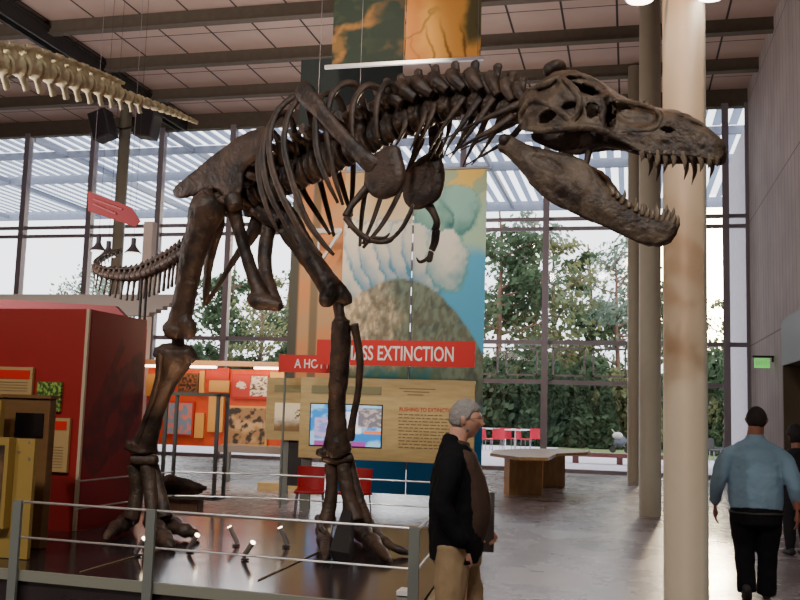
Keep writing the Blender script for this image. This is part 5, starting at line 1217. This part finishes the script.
# --- dark clothed person at the right edge
pw = empty('person', (0, 0, 0), 'dark clothed person cut off by the right edge, beyond the man in blue', 'person')
hc = (0, .04, 1.43)
mb = head_mesh(hc, 1.0); rings(mb, [(0, -.02, 1.22, .07, .06), (0, .0, 1.30, .055, .055), (0, .02, 1.38, .055, .055)]); rings(mb, [(0, 0, .8, .14, .1), (0, 0, 1.0, .14, .1), (0, -.02, 1.24, .13, .08)])
for sg in (-1, 1): limb(mb, [(sg*.085, 0, .82), (sg*.09, .02, .42), (sg*.09, 0, .07)], [.075, .05, .036]); limb(mb, [(sg*.14, -.02, 1.2), (sg*.2, -.02, .98), (sg*.19, .12, .86)], [.04, .036, .026]); hand(mb, (sg*.19, .13, .855), (0, .8, -.4), (-sg, 0, -.2), .6, .95, sg)
mb.build('body', m_skin2, pw, smooth=True, remesh=.008)
hair(hc, 1.0, .022, .4, -.75, .008, 8).build('hair', mat('black hair', srgb(24, 20, 20), .8), pw, smooth=True, remesh=.009)
mb = MB(); rings(mb, [(0, 0, .66, .19, .14), (0, 0, .9, .185, .14), (0, 0, 1.1, .18, .13), (0, -.02, 1.2, .16, .1), (0, -.02, 1.28, .08, .07)])
for sg in (-1, 1): limb(mb, [(sg*.14, -.02, 1.2), (sg*.2, -.02, .98), (sg*.19, .10, .87)], [.065, .055, .042])
mb.build('coat', mat('dark navy coat', srgb(22, 22, 28), .85), pw, smooth=True, remesh=.012, disp=.02)
trousers(mat('dark trousers', srgb(24, 24, 30), .85), [[(sg*.085, 0, .75), (sg*.09, .01, .6), (sg*.09, .02, .42), (sg*.09, .01, .25), (sg*.09, 0, .06)] for sg in (-1, 1)], pw, [(0, 0, .68, .16, .13), (0, 0, .82, .165, .13)], .05)
for sg in (-1, 1): mb = MB(); shoe(mb, sg*.09, .02); mb.build('shoe', m_dark, pw, smooth=True)
q = CD(796, 430, 11.6); place(pw, Vector((q.x, q.y, 0)), Vector((-.2, 1, 0)), 1.0)
SKY = 3.6
# ------------------------------------------------------------------ camera, world, lights
cam = bpy.data.cameras.new('camera'); co = bpy.data.objects.new('camera', cam); COL.objects.link(co)
cam.sensor_width = 36; cam.lens = FPX/800*36; cam.clip_end = 400
M = Matrix((RT, UP, -FW)).transposed().to_4x4(); M.translation = E0; co.matrix_world = M; scn.camera = co
w = bpy.data.worlds.new('world'); scn.world = w; w.use_nodes = True; nt = w.node_tree
bg = nt.nodes['Background']; tc = nt.nodes.new('ShaderNodeTexCoord')
sund = ray(711, 283).normalized()
sky = nt.nodes.new('ShaderNodeTexSky'); sky.sky_type = 'NISHITA'; sky.sun_elevation = math.asin(sund.z); sky.sun_rotation = math.atan2(sund.x, sund.y); sky.sun_disc = False
vm = nt.nodes.new('ShaderNodeVectorMath'); vm.operation = 'DOT_PRODUCT'; vm.inputs[1].default_value = sund
nt.links.new(tc.outputs['Generated'], vm.inputs[0])
rp = nt.nodes.new('ShaderNodeValToRGB'); rp.color_ramp.interpolation = 'EASE'
rp2 = nt.nodes.new('ShaderNodeValToRGB'); rp2.color_ramp.elements[0].position = .9968; rp2.color_ramp.elements[0].color = (1, 1, 1, 1); rp2.color_ramp.elements[1].position = .9994; rp2.color_ramp.elements[1].color = (.34, .25, .13, 1); nt.links.new(vm.outputs['Value'], rp2.inputs['Fac'])
e = rp.color_ramp.elements; e[0].position = .9994; e[0].color = (0, 0, 0, 1); e[1].position = .99985; e[1].color = (1, .8, .45, 1)
nt.links.new(vm.outputs['Value'], rp.inputs['Fac'])
mu = nt.nodes.new('ShaderNodeMixRGB'); mu.blend_type = 'ADD'; mu.inputs[0].default_value = 1
sc = nt.nodes.new('ShaderNodeMixRGB'); sc.blend_type = 'MIX'; sc.inputs[0].default_value = .0; sc.inputs[1].default_value = (.93, .95, 1.0, 1)
nt.links.new(sky.outputs[0], sc.inputs[2])
gl = nt.nodes.new('ShaderNodeVectorMath'); gl.operation = 'SCALE'; gl.inputs['Scale'].default_value = 14
mw = nt.nodes.new('ShaderNodeMixRGB'); mw.blend_type = 'MULTIPLY'; mw.inputs[0].default_value = 1; nt.links.new(sc.outputs[0], mw.inputs[1]); nt.links.new(rp2.outputs[0], mw.inputs[2])
nt.links.new(rp.outputs[0], gl.inputs[0]); nt.links.new(mw.outputs[0], mu.inputs[1]); nt.links.new(gl.outputs[0], mu.inputs[2])
nt.links.new(mu.outputs[0], bg.inputs['Color']); bg.inputs['Strength'].default_value = SKY
def light(kind, name, loc, energy, col=(1, 1, 1), target=None, size=.5, size_y=None, spot=60, blend=.5):
    l = bpy.data.lights.new(name, kind); l.energy = energy; l.color = col; o = bpy.data.objects.new(name, l); COL.objects.link(o); o.location = loc
    if kind == 'AREA':
        l.size = size
        if size_y: l.shape = 'RECTANGLE'; l.size_y = size_y
    elif kind == 'SPOT': l.spot_size = R(spot); l.spot_blend = blend; l.shadow_soft_size = size
    elif kind == 'POINT': l.shadow_soft_size = size
    if target is not None: o.rotation_euler = (Vector(target)-Vector(loc)).to_track_quat('-Z', 'Y').to_euler()
    return o
s = light('SUN', 'sun', (0, 60, 20), 2.2, (1, .78, .5)); s.data.angle = R(1.5); s.rotation_euler = (-sund).to_track_quat('-Z', 'Y').to_euler()

for hx_, hy_, he_ in ((-8, -2, 1300), (-4.5, -3, 1500), (-1.5, -2.5, 1300)): light('SPOT', 'fill_spot', (hx_, hy_, 9.6), he_, (1, .93, .88), (hx_+.8, 8, 1), .25, spot=75, blend=1)  # unseen fill added behind the camera to brighten the front, no real hall lamps
light('AREA', 'ceiling_fill', (-12, 8, 3.9), 1100, (1, .85, .78), (-10, 12, 10), 5)  # added area light without a fixture, brightens the ceiling from below
light('AREA', 'ceiling_fill', (-6, 19, 4.2), 250, (1, .85, .78), (-4, 20, 10), 4)  # second added ceiling brightener, nearer the glass wall, no fixture either
light('SPOT', 'fill_spot', (1.6, 1.5, 9), 600, (1, .93, .88), (-1.5, 7, 1), .2, spot=80, blend=1)  # extra unseen fill from the right front, added for the standing man
# warm lamps of the displays
light('SPOT', 'column_spot', (cx1-.35, CY[0]-.9, 7.6), 420, (1, .48, .24), (cx1, CY[0], 4.4), .1, spot=60, blend=1)
light('SPOT', 'banner_spot', (-4.2, 11.5, 8.9), 800, (1, .8, .55), (-4.6, 15.3, 7.8), .15, spot=50, blend=.8)
light('SPOT', 'banner_spot', (-3.2, 11.0, 8.5), 750, (1, .93, .82), (-3.6, 15.3, 3.6), .15, spot=50, blend=.8)
light('SPOT', 'banner_spot', (-5.6, 13.4, 6.5), 250, (1, .62, .3), (-5.4, 16.2, 3.6), .15, spot=60, blend=.8)
light('SPOT', 'panel_spot', (-4.0, 11.2, 6.2), 150, (1, .85, .65), (-4.0, 14.3, 1.6), .15, spot=45, blend=.8)
light('AREA', 'exhibit_light', (YP(215, 400, 17.6).x, 17.4, 3.4), 85, (1, .68, .42), (YP(220, 400, 18.6).x, 18.6, 1.6), 3.5, .3)
light('SPOT', 'red_block_spot', (-5.6, 5.2, 5.2), 25, (1, .75, .55), (-6.2, 8.4, 1.6), .1, spot=55, blend=.9)
for p, e in zip(spots, (8, 10, 5, 5, 6)):
    light('SPOT', 'deck_spot', p, e*4, (1, .6, .35), p+Vector((0, .3, 2.5)), .02, spot=90, blend=.8)
